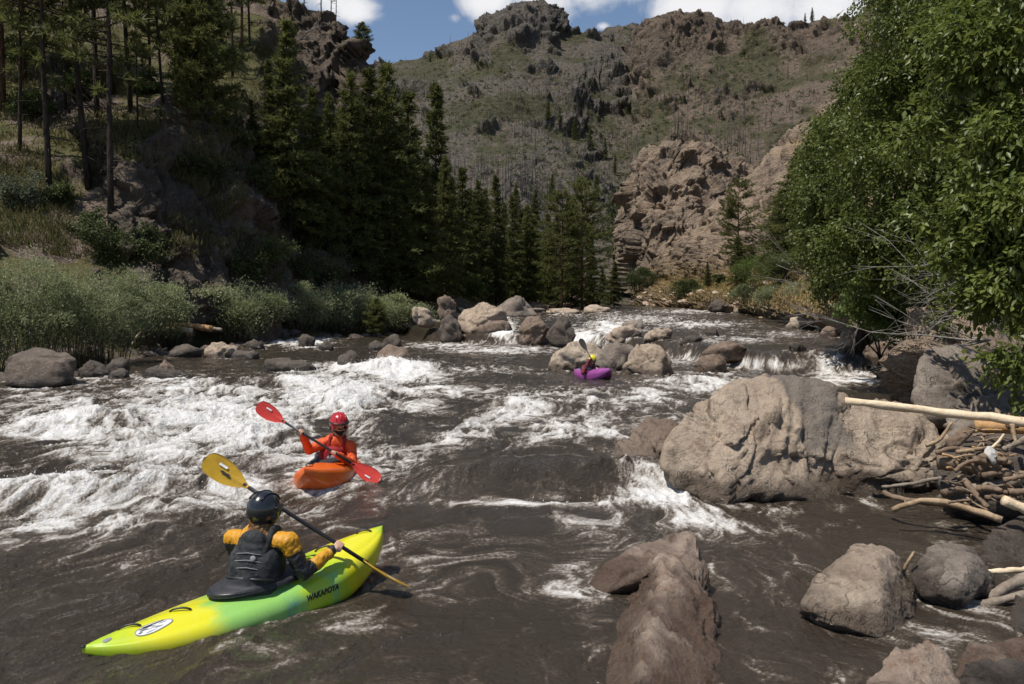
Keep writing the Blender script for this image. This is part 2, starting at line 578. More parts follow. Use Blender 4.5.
terrain('gorge_cliff', [
    (623, [('p', 292, 150), ('p', 290, 160), ('p', 288, 168), ('p', 286, 175), ('p', 284, 180), ('p', 290, 195)]),
    (632, [('p', 294, 138), ('p', 275, 141), ('p', 255, 145), ('p', 235, 150), ('p', 222, 156), ('p', 240, 185)]),
    (638, [('p', 296, 132), ('p', 270, 134), ('p', 240, 137), ('p', 210, 142), ('p', 182, 150), ('p', 200, 185)]),
    (648, [('p', 297, 128), ('p', 268, 130), ('p', 232, 133), ('p', 192, 139), ('p', 152, 150), ('p', 170, 185)]),
    (668, [('p', 297, 126), ('p', 265, 128), ('p', 228, 131), ('p', 186, 137), ('p', 143, 150), ('p', 160, 185)]),
    (695, [('p', 297, 124), ('p', 265, 127), ('p', 228, 131), ('p', 190, 138), ('p', 152, 150), ('p', 160, 185)]),
    (720, [('p', 297, 124), ('p', 268, 128), ('p', 235, 133), ('p', 202, 141), ('p', 168, 152), ('p', 170, 185)]),
    (760, [('p', 297, 126), ('p', 270, 130), ('p', 240, 136), ('p', 210, 144), ('p', 180, 155), ('p', 178, 185)]),
    (850, [('p', 297, 130), ('p', 270, 135), ('p', 240, 142), ('p', 210, 152), ('p', 180, 165), ('p', 175, 190)]),
], 400, 320, M_cliff, (4, 5), 17.0, 3.4, (0.05, 0.28), 1.4, joints=.3, block=.75, vegn=(-0.12, 0.4), seed=51, fade=0.02, hints=[(680, 200, 60, 70, .6)],
    vegpix=[(655, 185, 12, 8, .4), (618, 250, 10, 30, .8)])

terrain('right_hillside', [
    (634, [(113, .8), (117, 1.6), (122, 2.2), (126, 2.7), (129, 3.0), (136, 2.0)]),
    (660, [(104, .9), (109, 2.4), (115, 4.5), (119, 5.8), (123, 7.2), (135, 5.5)]),
    (690, [(92, .8), (97, 2.6), (105, 5.6), (112, 9), (118, 12), (132, 10)]),
    (715, [(81, .8), (86, 2.6), (96, 6.3), (106, 10.5), (116, 15), (130, 14)]),
    (745, [(70, .7), (76, 2.5), (88, 6.3), (102, 12), (114, 18.5), (128, 18)]),
    (765, [(62, .6), (68, 2.4), (82, 6.2), (99, 13), (113, 21), (126, 21)]),
    (800, [(51, .5), (56, 2.1), (70, 6), (92, 14), (112, 25), (125, 26)]),
    (850, [(36, .4), (40, 1.8), (55, 6), (85, 16), (110, 31.5), (125, 34)]),
    (900, [(31, .3), (34, 1.5), (47, 6), (80, 18), (105, 37), (125, 42)]),
    (935, [(24, -.5), (28, 1.3), (42, 6), (75, 19), (102, 41), (125, 47)]),
    (965, [(17.5, -.6), (22, 1.3), (36, 6), (70, 20), (100, 44), (125, 52)]),
    (1030, [(11.2, -.7), (13.5, 1.0), (30, 6), (60, 22), (95, 50), (125, 60)]),
    (1250, [(7.2, -.7), (9.5, 0.8), (24, 6), (50, 22), (90, 52), (125, 65)]),
    (1900, [(5.0, -.7), (7.5, 0.8), (20, 6), (45, 22), (85, 52), (125, 65)]),
], 560, 340, M_right, (5, 5), 11.0, 1.9, (0.30, 0.48), 2.2, hints=[(700, 245, 40, 25, .5), (760, 170, 40, 40, .6), (720, 285, 80, 9, -.9)], vegn=(-0.05, 0.4), seed=71, fade=0.05,
    vegpix=[(690, 285, 30, 4, .6), (780, 290, 40, 12, .6), (900, 330, 90, 40, .5), (640, 295, 10, 5, .5)])

m, t = mat('ground_soil')
b = t.n('ShaderNodeBsdfPrincipled', {'Base Color': t.mix(t.noise(t.n('ShaderNodeNewGeometry').outputs['Position'], 0.6, 6), (0.10, 0.08, 0.06), (0.17, 0.14, 0.10)), 'Roughness': 0.95})
t.out(b)
gv = np.array([(-4000, -4000, -4.0), (4000, -4000, -4.0), (4000, 4000, -4.0), (-4000, 4000, -4.0)])
tag(obj('ground', gv, [[0, 1, 2, 3]], m), kind='structure')

bvh_all = {}
def bvh(name):
    if name not in bvh_all:
        for n_, V, F in TERR:
            if n_ == name:
                bvh_all[name] = BVHTree.FromPolygons([tuple(v) for v in V], F.tolist())
    return bvh_all[name]


def land(px, d, names=('left_hillside', 'right_hillside')):
    """terrain height at column px, distance d"""
    x = (px - CX) / FPX * d
    best = None
    for n_ in names:
        h = bvh(n_).ray_cast(Vector((x, d, 400)), Vector((0, 0, -1)))
        if h[0] is not None and (best is None or h[0].z > best):
            best = h[0].z
    return np.array((x, d, best if best is not None else float(W(x, d))))


def hit(px, py, names=('left_hillside', 'right_hillside', 'gorge_cliff', 'red_mountain', 'far_mountain')):
    r = ray(px, py)
    best = None
    for n_ in names:
        h = bvh(n_).ray_cast(Vector((0, 0, H)), Vector(r))
        if h[0] is not None and (best is None or h[3] < best[1]):
            best = (np.array(h[0]), h[3])
    return None if best is None else best[0]
# ------------------------------------------------------------------ rocks
def rock_mat(name, A, B, dark, stain, sc=1.0, vein=0.0):
    m, t = mat(name)
    g = t.n('ShaderNodeNewGeometry')
    pos = g.outputs['Position']
    hw = t.attr('hw')
    n1 = t.noise(pos, 1.3 * sc, 7, 0.65, 0.5)
    n2_ = t.noise(pos, 7.0 * sc, 7, 0.72, 0.2)
    n3_ = t.noise(pos, 38.0 * sc, 5, 0.7)
    st = t.noise(t.scale(pos, (2.6, 2.6, 0.7)), 2.0 * sc, 6, 0.65, 0.8)
    c = t.mix(t.step(n1, 0.36, 0.64), A, B)
    c = t.mix(t.m('MULTIPLY', t.step(n2_, 0.50, 0.66), 0.6), c, dark)
    c = t.mix(t.m('MULTIPLY', t.step(st, 0.54, 0.72), 0.7), c, stain)
    c = t.mix(t.m('MULTIPLY', t.step(n3_, 0.56, 0.72), 0.45), c, tuple(min(.8, x * 1.5) for x in B))
    c = t.mix(t.m('MULTIPLY', t.step(n3_, 0.46, 0.3), 0.4), c, tuple(x * .5 for x in dark))
    crk = t.attr('crk')
    mp = t.n('ShaderNodeMapping', {'Vector': pos, 'Rotation': (0.5, 0.65, 0.3), 'Scale': (2.2 * sc, 1.6 * sc, .45 * sc)})
    fr = t.noise(mp.outputs[0], 1.5, 4, .55, .25)
    mp2 = t.n('ShaderNodeMapping', {'Vector': pos, 'Rotation': (1.3, -.4, .9), 'Scale': (2.4 * sc, 1.4 * sc, .5 * sc)})
    fr2 = t.noise(mp2.outputs[0], 2.3, 4, .55, .25)
    k1_ = t.m('MULTIPLY', t.step(t.m('ABSOLUTE', t.m('SUBTRACT', fr, .5)), .010, .002), t.step(n1, .52, .60))
    k2_ = t.m('MULTIPLY', t.step(t.m('ABSOLUTE', t.m('SUBTRACT', fr2, .5)), .010, .002), t.step(n2_, .50, .60))
    line = t.m('MULTIPLY', k1_, .6)
    crk = t.m('MAXIMUM', crk, line)
    c = t.mix(t.m('MULTIPLY', crk, 0.7), c, tuple(x * .32 for x in dark))
    c = t.mix(t.attr('gry'), c, t.mix(n2_, (.115, .098, .083), (.215, .188, .162)))
    wet = t.step(t.m('ADD', hw, t.m('MULTIPLY', t.m('SUBTRACT', n1, 0.5), 0.40)), 0.33, 0.13)
    wet = t.m('MAXIMUM', wet, t.attr('wetm'))
    c2 = t.mix(0.74, c, tuple(x * .22 for x in stain))
    c = t.mix(wet, c, c2)
    rough = t.mixf(wet, 0.92, 0.17)
    h = t.m('SUBTRACT', t.m('ADD', t.m('MULTIPLY', n2_, 1.0), t.m('MULTIPLY', n3_, 0.25)), t.m('MULTIPLY', line, .5))
    nor = t.bump(h, 1.0, 0.10 / sc)
    b = t.n('ShaderNodeBsdfPrincipled', {'Base Color': c, 'Roughness': rough, 'Normal': nor})
    b.inputs['Specular IOR Level'].default_value = 0.42
    t.out(b)
    return m


RK = {
    'tan': rock_mat('tan_rock', (0.40, 0.305, 0.225), (0.50, 0.395, 0.295), (0.20, 0.15, 0.11), (0.16, 0.095, 0.055)),
    'grey': rock_mat('grey_rock', (0.235, 0.188, 0.15), (0.32, 0.265, 0.215), (0.13, 0.105, 0.085), (0.12, 0.085, 0.06)),
    'dark': rock_mat('dark_rock', (0.10, 0.08, 0.064), (0.155, 0.125, 0.10), (0.055, 0.044, 0.036), (0.07, 0.045, 0.03)),
    'umber': rock_mat('umber_rock', (0.135, 0.105, 0.082), (0.20, 0.155, 0.12), (0.08, 0.063, 0.05), (0.08, 0.05, 0.03)),
    'brown': rock_mat('brown_rock', (0.21, 0.15, 0.11), (0.27, 0.20, 0.15), (0.10, 0.075, 0.058), (0.13, 0.07, 0.035)),
    'pink': rock_mat('pink_rock', (0.36, 0.265, 0.20), (0.48, 0.37, 0.285), (0.15, 0.105, 0.08), (0.24, 0.115, 0.06)),
    'pale': rock_mat('pale_rock', (0.44, 0.35, 0.26), (0.54, 0.44, 0.34), (0.26, 0.20, 0.15), (0.24, 0.15, 0.08)),
}
FOOT = []        # footprints on the water: cx, cy, rx, ry


def hull_planes(Q):
    bm = bmesh.new()
    for q in Q:
        bm.verts.new(q)
    bmesh.ops.convex_hull(bm, input=bm.verts)
    bm.normal_update()
    pl = [(tuple(f.normal), f.normal.dot(f.verts[0].co)) for f in bm.faces]
    bm.free()
    n = np.array([p[0] for p in pl]); o = np.array([p[1] for p in pl])
    s = np.sign(o); s[s == 0] = 1
    return n * s[:, None], np.maximum(np.abs(o), 0.04)


def hull_rock(pts, seed, sub=4, p=16, amp=(0.05, 0.035, 0.012), strata=None, cracks=0.0, cfreq=1.0, fc=.86, fac=.8):
    pts = np.asarray(pts, np.float64)
    lo, hi = pts.min(0), pts.max(0)
    c = pts.mean(0) * 0.5 + (lo + hi) * 0.25
    e = (hi - lo) / 2 + 1e-6
    Q = (pts - c) / e
    n, o = hull_planes(Q)
    D, F = ico(sub)
    rg = np.random.default_rng(seed + 1000)
    nd = rg.normal(size=(14, 3)); nd /= np.linalg.norm(nd, axis=1)[:, None]
    od = (Q @ nd.T).max(0) * rg.uniform(fc, .98, 14)
    ok = od > .3
    n = np.concatenate([n, nd[ok]]); o = np.concatenate([o, od[ok]])
    p = p * 3.2
    rr = np.maximum(D @ n.T, 0) / o[None]
    r = (rr ** p).sum(1) ** (-1.0 / p)
    V = c + e * (D * r[:, None])
    s = float(np.cbrt(e[0] * e[1] * e[2]))
    dirn = (V - c) / e
    dirn = dirn / np.linalg.norm(dirn, axis=1)[:, None]
    dirn = dirn / e; dirn /= np.linalg.norm(dirn, axis=1)[:, None]
    q = V / s + seed * 3.17
    d = amp[0] * s * fbm3(q * 1.1, 3, seed) * 1.6
    d = d + amp[1] * s * (fbm3(q * 2.6, 5, seed + 9, 0.55, 2.05, True) - 0.3)
    d = d + amp[2] * s * fbm3(q * 11, 3, seed + 17) + .5 * amp[1] * s * (fbm3(q * 7.0, 4, seed + 77, .6, 2.1, True) - .2)
    # fracture facets: each cell of a random partition is cut by its own slightly tilted plane
    rf = np.random.default_rng(seed + 500)
    for (nc, am, tl) in ((13, .075, .16), (55, .030, .14)):
        sd = (lambda u_: u_ / np.linalg.norm(u_, axis=1)[:, None])(rf.normal(size=(nc, 3)))
        wp = D + .12 * np.stack([n3(D * 2.5 + seed, 1), n3(D * 2.5 + seed, 2), n3(D * 2.5 + seed, 3)], 1)
        ce = np.argmax(wp @ sd.T, axis=1)
        dl = (V - c) / s
        tg = rf.normal(0, tl, (nc, 3))
        d = d + fac * s * (am * rf.uniform(-1, .6, nc)[ce] + ((wp - sd[ce]) * tg[ce]).sum(1) * .8)
    crk = np.zeros(len(V))
    if strata is not None:
        ax = np.asarray(strata[0], np.float64); ax /= np.linalg.norm(ax)
        h = (V @ ax) * strata[1]
        wv = n3(np.stack([h + .5 * n3(q * 1.3, seed + 3), q[:, 0] * .35, q[:, 1] * .35], 1), seed + 5)
        wv = np.sign(wv) * np.abs(wv) ** 0.6
        d = d + strata[2] * wv
        k = sst(1 - np.abs(wv), 0.72, 0.95)
        crk = np.maximum(crk, k * 0.6 * sst(fbm3(q * 1.5, 2, seed + 31), -.1, .4))
        d = d - 0.35 * strata[2] * crk
    if cracks > 0:
        wq = q * cfreq * np.array((1.0, 1.0, 0.75))
        wq = wq + 0.35 * np.stack([n3(wq * 1.3, seed + 51), n3(wq * 1.3, seed + 52), n3(wq * 1.3, seed + 53)], 1)
        k = np.abs(n3(wq * 1.2, seed + 54))
        kk = sst(1 - k * 11.0, 0.25, 0.95) * sst(n3(wq * .9, seed + 55), -.25, .15)
        d = d - cracks * s * kk
        crk = np.maximum(crk, kk)
        # stepped blocks
        bl_ = n3(wq * 1.2, seed + 54)
        d = d + 0.45 * cracks * s * np.sign(bl_) * sst(np.abs(bl_), 0.0, 0.05)
    V = V + dirn * d[:, None]
    return V, F, crk


def finish_rock(name, parts, material, label, group=None, cat='boulder', wetm=None, kind=None, gryf=None):
    V, F = join([(p[0], p[1]) for p in parts])
    crk = np.concatenate([p[2] for p in parts])
    gry = np.concatenate([np.full(len(p[0]), p[3] if len(p) > 3 else 0.0) for p in parts])
    if gryf is not None:
        gry = gryf(V)
    hw = V[:, 2] - W(V[:, 0], V[:, 1])
    org = np.array(((V[:, 0].min() + V[:, 0].max()) / 2, (V[:, 1].min() + V[:, 1].max()) / 2, float(V[:, 2].min())))
    wm = np.zeros(len(V)) if wetm is None else wetm(V)
    o = obj(name, V, F, RK[material], smooth=True, attrs={'hw': hw, 'crk': crk, 'wetm': wm, 'gry': gry}, origin=org)
    tag(o, label, cat, group, kind)
    for pV in [p[0] for p in parts]:
        sel = np.abs(pV[:, 2] - W(pV[:, 0], pV[:, 1])) < 0.12
        if sel.sum() > 6:
            q = pV[sel]
            FOOT.append(((q[:, 0].min() + q[:, 0].max()) / 2, (q[:, 1].min() + q[:, 1].max()) / 2, (q[:, 0].max() - q[:, 0].min()) / 2, (q[:, 1].max() - q[:, 1].min()) / 2))
    return o


def auto_pts(px0, px1, pt, pb, seed, d=None, dy=0.75, flat=0.75, sink=0.35, zb=None):
    rng = np.random.default_rng(seed)
    pxc = (px0 + px1) / 2
    if d is None:
        base = ground(pxc, pb)
        Y = base[1]; zbase = base[2]
    else:
        Y = d; zbase = P(pxc, pb, d)[2] if zb is None else zb
    w = (px1 - px0) * Y / FPX
    dep = dy * w
    yc = Y + dep * 0.42
    zt = P(pxc, pt, Y + dep * 0.3)[2]
    h = max(zt - zbase, 0.12)
    n = 9
    az = np.linspace(0, 2 * np.pi, n, endpoint=False) + rng.uniform(-.3, .3, n)
    rad = rng.uniform(0.7, 1.1, n)
    Q = []
    for a, r in zip(az, rad):
        Q.append((r * math.cos(a), r * math.sin(a), rng.uniform(-1, -.3)))
        if rng.random() < 0.8:
            Q.append((r * .95 * math.cos(a), r * .95 * math.sin(a), rng.uniform(-.1, .62)))
    top = rng.uniform(-.5, .5, 2) * (1 - flat)
    for k in range(6):
        a = rng.uniform(0, 6.28); r = flat * rng.uniform(.5, 1.0)
        Q.append((top[0] + r * math.cos(a), top[1] + r * math.sin(a), rng.uniform(.62, 1)))
    Q.append((top[0], top[1], 1.0))
    Q = np.array(Q)
    for k in range(2):
        Q[:, k] = 2 * (Q[:, k] - Q[:, k].min()) / np.ptp(Q[:, k]) - 1
    zlo = zbase - sink * h - 0.12
    X = (pxc - CX) / FPX * Y
    return np.stack([X + Q[:, 0] * w / 2 * 0.97, yc + Q[:, 1] * dep / 2, np.where(Q[:, 2] > -.3, zbase + (Q[:, 2] + .3) / 1.3 * h, zlo + (Q[:, 2] + 1) / .7 * (zbase - zlo))], 1)


def boulder(px0, px1, pt, pb, seed, material, label, group=None, sub=4, name='boulder', **k):
    cracks = k.pop('cracks', 0.035)
    pts = auto_pts(px0, px1, pt, pb, seed, **k)
    return finish_rock(name, [hull_rock(pts, seed, sub, 14, (.05, .06, .02), strata=((.3 * math.sin(seed), .3 * math.cos(seed), .9), 3.0 / max(np.ptp(pts[:, 2]), .3), .05 * np.ptp(pts[:, 2])), cracks=cracks, cfreq=1.1, fc=.66)], material, label, group)


def PP(*a):
    return np.array([P(*q) for q in a])


# big ridge boulder in the middle of the river (two slabs)
big = PP((668, 452, 9.95), (664, 472, 9.9), (671, 440, 10.1), (700, 402, 10.6), (728, 380, 11.05), (752, 375, 11.1), (770, 376, 11.0), (800, 384, 11.0), (838, 390, 11.0), (768, 462, 9.7), (758, 499, 9.45), (738, 503, 9.42),
         (700, 498, 9.7), (690, 505, 9.8), (720, 440, 10.0), (852, 410, 10.9), (852, 470, 10.2), (848, 500, 9.95), (800, 500, 9.6), (700, 520, 9.9), (840, 520, 10.2), (720, 430, 11.9), (765, 420, 12.2), (840, 420, 12.3), (690, 540, 10.6), (690, 440, 11.2), (762, 430, 9.98))
bigB = PP((786, 392, 10.75), (812, 385, 11.0), (838, 390, 11.1), (851, 404, 10.95), (853, 440, 10.3), (848, 466, 9.98), (826, 478, 9.72), (806, 468, 9.8), (796, 440, 10.0), (784, 410, 10.4), (850, 400, 12.0), (790, 400, 12.0), (846, 490, 11.6), (790, 490, 11.2), (830, 430, 10.1))
bigL = PP((666, 470, 9.85), (672, 444, 9.98), (700, 408, 10.4), (730, 384, 10.8), (750, 380, 10.9), (757, 420, 10.2), (752, 462, 9.72), (740, 480, 9.55), (700, 484, 9.62), (680, 490, 9.75), (716, 440, 9.98), (720, 430, 11.5), (690, 500, 10.4), (750, 480, 10.6))
slab = PP((830, 414, 10.7), (848, 406, 11.0), (900, 404, 11.4), (934, 412, 11.2), (946, 440, 10.7), (952, 476, 10.2), (946, 498, 9.95), (846, 500, 9.85), (826, 470, 10.05), (830, 440, 10.3), (880, 484, 9.72), (840, 520, 10.4), (950, 520, 10.6), (840, 440, 12.2), (940, 440, 12.2), (900, 408, 12.0))
finish_rock('boulder', [
    hull_rock(big, 3, 6, 14, (.025, .032, .014), strata=((-.62, -.30, .72), 8.0, .035), cracks=.04, cfreq=1.5, fc=.95, fac=.75),
    hull_rock(bigL, 6, 6, 16, (.015, .03, .012), strata=((-.62, -.30, .72), 8.0, .03), cracks=.025, cfreq=1.2, fc=.96),
    hull_rock(slab, 14, 6, 10, (.04, .035, .016), strata=((-.3, -.2, .9), 8.0, .035), cracks=.04, cfreq=1.6, fc=.92)],
    'tan', 'huge cracked tan boulder with a sloping ridge, crossed at its end by a pale log', gryf=lambda V: .75 * sst(V[:, 0] - 3.72 + .25 * n3(V * 1.8, 7), 0, .08) * sst(4.42 - V[:, 0] + .2 * n3(V * 2.0, 17), 0, .08) * sst(V[:, 2] - .45, 0, .2),
    wetm=lambda V: sst(.46 - .10 * (V[:, 0] - 2) - V[:, 2] + .30 * n3(V * 1.7, 3), 0, .16) * .95)

sm_ = PP((607, 470, 10.6), (612, 446, 10.9), (634, 424, 11.3), (664, 414, 11.5), (678, 420, 11.4), (680, 436, 11.0), (664, 450, 10.7), (640, 474, 10.3), (620, 478, 10.4), (640, 450, 11.8), (672, 440, 12), (610, 500, 10.8), (660, 500, 11.2), (640, 500, 10.4))
finish_rock('boulder', [hull_rock(sm_, 21, 5, 16, (.05, .06, .02), strata=((.5, -.2, .8), 6, .02), cracks=.05)], 'brown', 'dark wet wedge of rock with white water at its base, beside the huge tan boulder', wetm=lambda V: sst(-V[:, 2] + .55, 0, .35))

rg = PP((912, 404, 11.2), (915, 352, 12.0), (940, 346, 12.6), (985, 350, 12.8), (1010, 372, 12.4), (1016, 404, 11.8), (990, 430, 11.2), (930, 432, 11.1), (920, 440, 12.6), (1010, 440, 12.6), (960, 360, 13.4))
finish_rock('boulder', [hull_rock(rg, 33, 5, 9, (.05, .025, .012), cracks=.02)], 'grey', 'smooth dark grey rounded boulder under the leafy branches beside the log')
rg2 = PP((940, 412, 11), (990, 396, 11.3), (1040, 392, 11.2), (1060, 430, 10.6), (1030, 448, 10.3), (960, 440, 10.4), (950, 470, 10.7), (1050, 470, 10.7), (1000, 440, 12.1))
finish_rock('boulder', [hull_rock(rg2, 35, 5, 14, (.05, .05, .012), cracks=.03)], 'grey', 'low pale grey slab behind the driftwood pile, below the smooth dark boulder')

# half sunk ridge rock near the camera
f1 = PP((664, 535, 7.25), (692, 536, 7.3), (662, 590, 5.95), (656, 616, 5.45), (648, 652, 5.0), (640, 690, 4.6), (700, 580, 6.7), (708, 605, 6.45), (716, 640, 5.75), (726, 690, 5.05), (622, 604, 6.6), (608, 650, 5.75), (598, 694, 5.1), (700, 556, 7.2), (640, 570, 7.1), (728, 720, 5.1), (596, 730, 5.2), (650, 560, 8.0), (700, 570, 7.9), (664, 556, 6.8))
f2 = PP((586, 590, 6.8), (592, 574, 7.0), (630, 548, 7.2), (664, 537, 7.3), (676, 546, 7.15), (664, 566, 6.75), (640, 578, 6.55), (610, 592, 6.6), (600, 620, 7.0), (664, 620, 7.2), (640, 560, 7.9))
def f_wet(V):
    return np.maximum(sst(.25 - V[:, 2] + .14 * n3(V * 2.6, 5) + .06 * n3(V * 7, 6), 0, .10) * .9, sst(n3(V * np.array((3, 1.0, 1.5)), 8), .28, .42) * .55)
finish_rock('boulder', [hull_rock(f1, 47, 6, 14, (.025, .06, .024), strata=((.9, .1, .35), 9, .03), cracks=.04, cfreq=1.3, fc=.975, fac=.16), hull_rock(f2, 43, 5, 14, (.04, .05, .015), strata=((.6, .4, .6), 7, .02), cracks=.05, fc=.97, fac=.3)],
            'pink', 'long brown ridge of rock half sunk in dark water, with wet sloping flanks', wetm=f_wet)

g1 = PP((798, 604, 6.15), (812, 580, 6.4), (834, 556, 6.6), (856, 546, 6.75), (886, 545, 6.9), (900, 552, 6.9), (912, 600, 6.35), (910, 640, 5.95), (884, 640, 5.75), (830, 622, 5.85), (878, 560, 6.35), (882, 600, 5.95), (800, 640, 6.3), (905, 670, 6.1), (850, 590, 7.3), (910, 600, 7.2), (840, 600, 6.0))
finish_rock('boulder', [hull_rock(g1, 51, 6, 17, (.03, .04, .016), cracks=.03, cfreq=1.1, fc=.955, fac=.35)], 'tan', 'block of pinkish tan rock with a flat sunlit face standing alone in calm dark water')
g2 = PP((912, 576, 6.7), (922, 560, 6.9), (952, 544, 7.15), (972, 541, 7.2), (986, 556, 7.0), (990, 580, 6.7), (988, 596, 6.5), (955, 600, 6.35), (920, 594, 6.5), (950, 620, 6.9), (985, 620, 7), (940, 570, 7.5), (980, 570, 7.5), (965, 570, 6.45))
finish_rock('boulder', [hull_rock(g2, 53, 6, 15, (.04, .06, .018), strata=((.4, -.2, .8), 6, .02), cracks=.04, fc=.93)], 'grey', 'grey brown squat boulder with a forked twig on it, next to the flat faced block')
g3 = PP((862, 690, 4.59), (880, 668, 4.73), (900, 648, 4.86), (918, 644, 4.95), (940, 652, 4.91), (966, 690, 4.59), (900, 700, 4.41), (950, 710, 4.41), (860, 720, 4.77), (970, 720, 4.77), (920, 680, 5.31))
finish_rock('boulder', [hull_rock(g3, 55, 5, 14, (.05, .06, .016), cracks=.04)], 'pink', 'pinkish rough rock with a rounded top cut off by the bottom edge of the picture')
g4 = PP((944, 664, 4.97), (960, 650, 5.15), (1000, 638, 5.34), (1040, 632, 5.43), (1060, 660, 5.06), (1040, 700, 4.69), (980, 690, 4.74), (950, 690, 4.83), (960, 720, 4.97), (1060, 720, 5.15), (1020, 660, 5.8))
g5 = PP((958, 676, 4.78), (968, 660, 4.92), (1000, 656, 4.92), (1030, 664, 4.88), (1034, 690, 4.6), (1000, 700, 4.51), (960, 700, 4.65), (1000, 690, 5.06), (968, 720, 4.78), (1030, 720, 4.78))
finish_rock('boulder', [hull_rock(g4, 57, 5, 14, (.05, .05, .014), cracks=.05)], 'pink', 'broad rust tinged rock in the bottom corner, behind a dark angular one')
finish_rock('boulder', [hull_rock(g5, 58, 5, 22, (.03, .04, .014), cracks=.05)], 'dark', 'dark angular flat topped stone leaning on the rust tinged corner rock')
g6 = PP((976, 548, 7.6), (990, 528, 8.0), (1020, 514, 8.3), (1060, 512, 8.4), (1080, 550, 7.8), (1040, 572, 7.4), (985, 566, 7.4), (1000, 590, 7.8), (1070, 590, 7.9), (1040, 540, 8.9))
finish_rock('boulder', [hull_rock(g6, 59, 5, 12, (.05, .05, .014), cracks=.05)], 'grey', 'layered grey rock at the water edge just below the driftwood pile')
g7 = PP((1008, 610, 6.14), (1016, 598, 6.34), (1050, 594, 6.43), (1060, 620, 6.05), (1030, 634, 5.81), (1012, 628, 5.9), (1020, 650, 6.05), (1060, 650, 6.14), (1040, 620, 6.72))
finish_rock('boulder', [hull_rock(g7, 60, 4, 14, (.05, .05, .014))], 'grey', 'small grey stone at the picture edge below the stick tangle in the water')

blk = PP((6, 356, 22.0), (20, 349, 23.4), (46, 347, 23.8), (62, 352, 23.4), (75, 360, 22.2), (74, 384, 21.7), (58, 386, 21.4), (30, 386, 21.3), (7, 384, 21.6), (16, 358, 21.8), (58, 362, 21.6), (10, 400, 23.5), (74, 400, 23.5), (30, 400, 24), (70, 370, 24))
finish_rock('boulder', [hull_rock(blk, 130, 5, 24, (.015, .025, .012), strata=((.05, .1, 1), 2.5, .02), cracks=.02, fc=.97, fac=.35)], 'umber', 'large flat topped slab block with sunlit top and black front, by the willows')
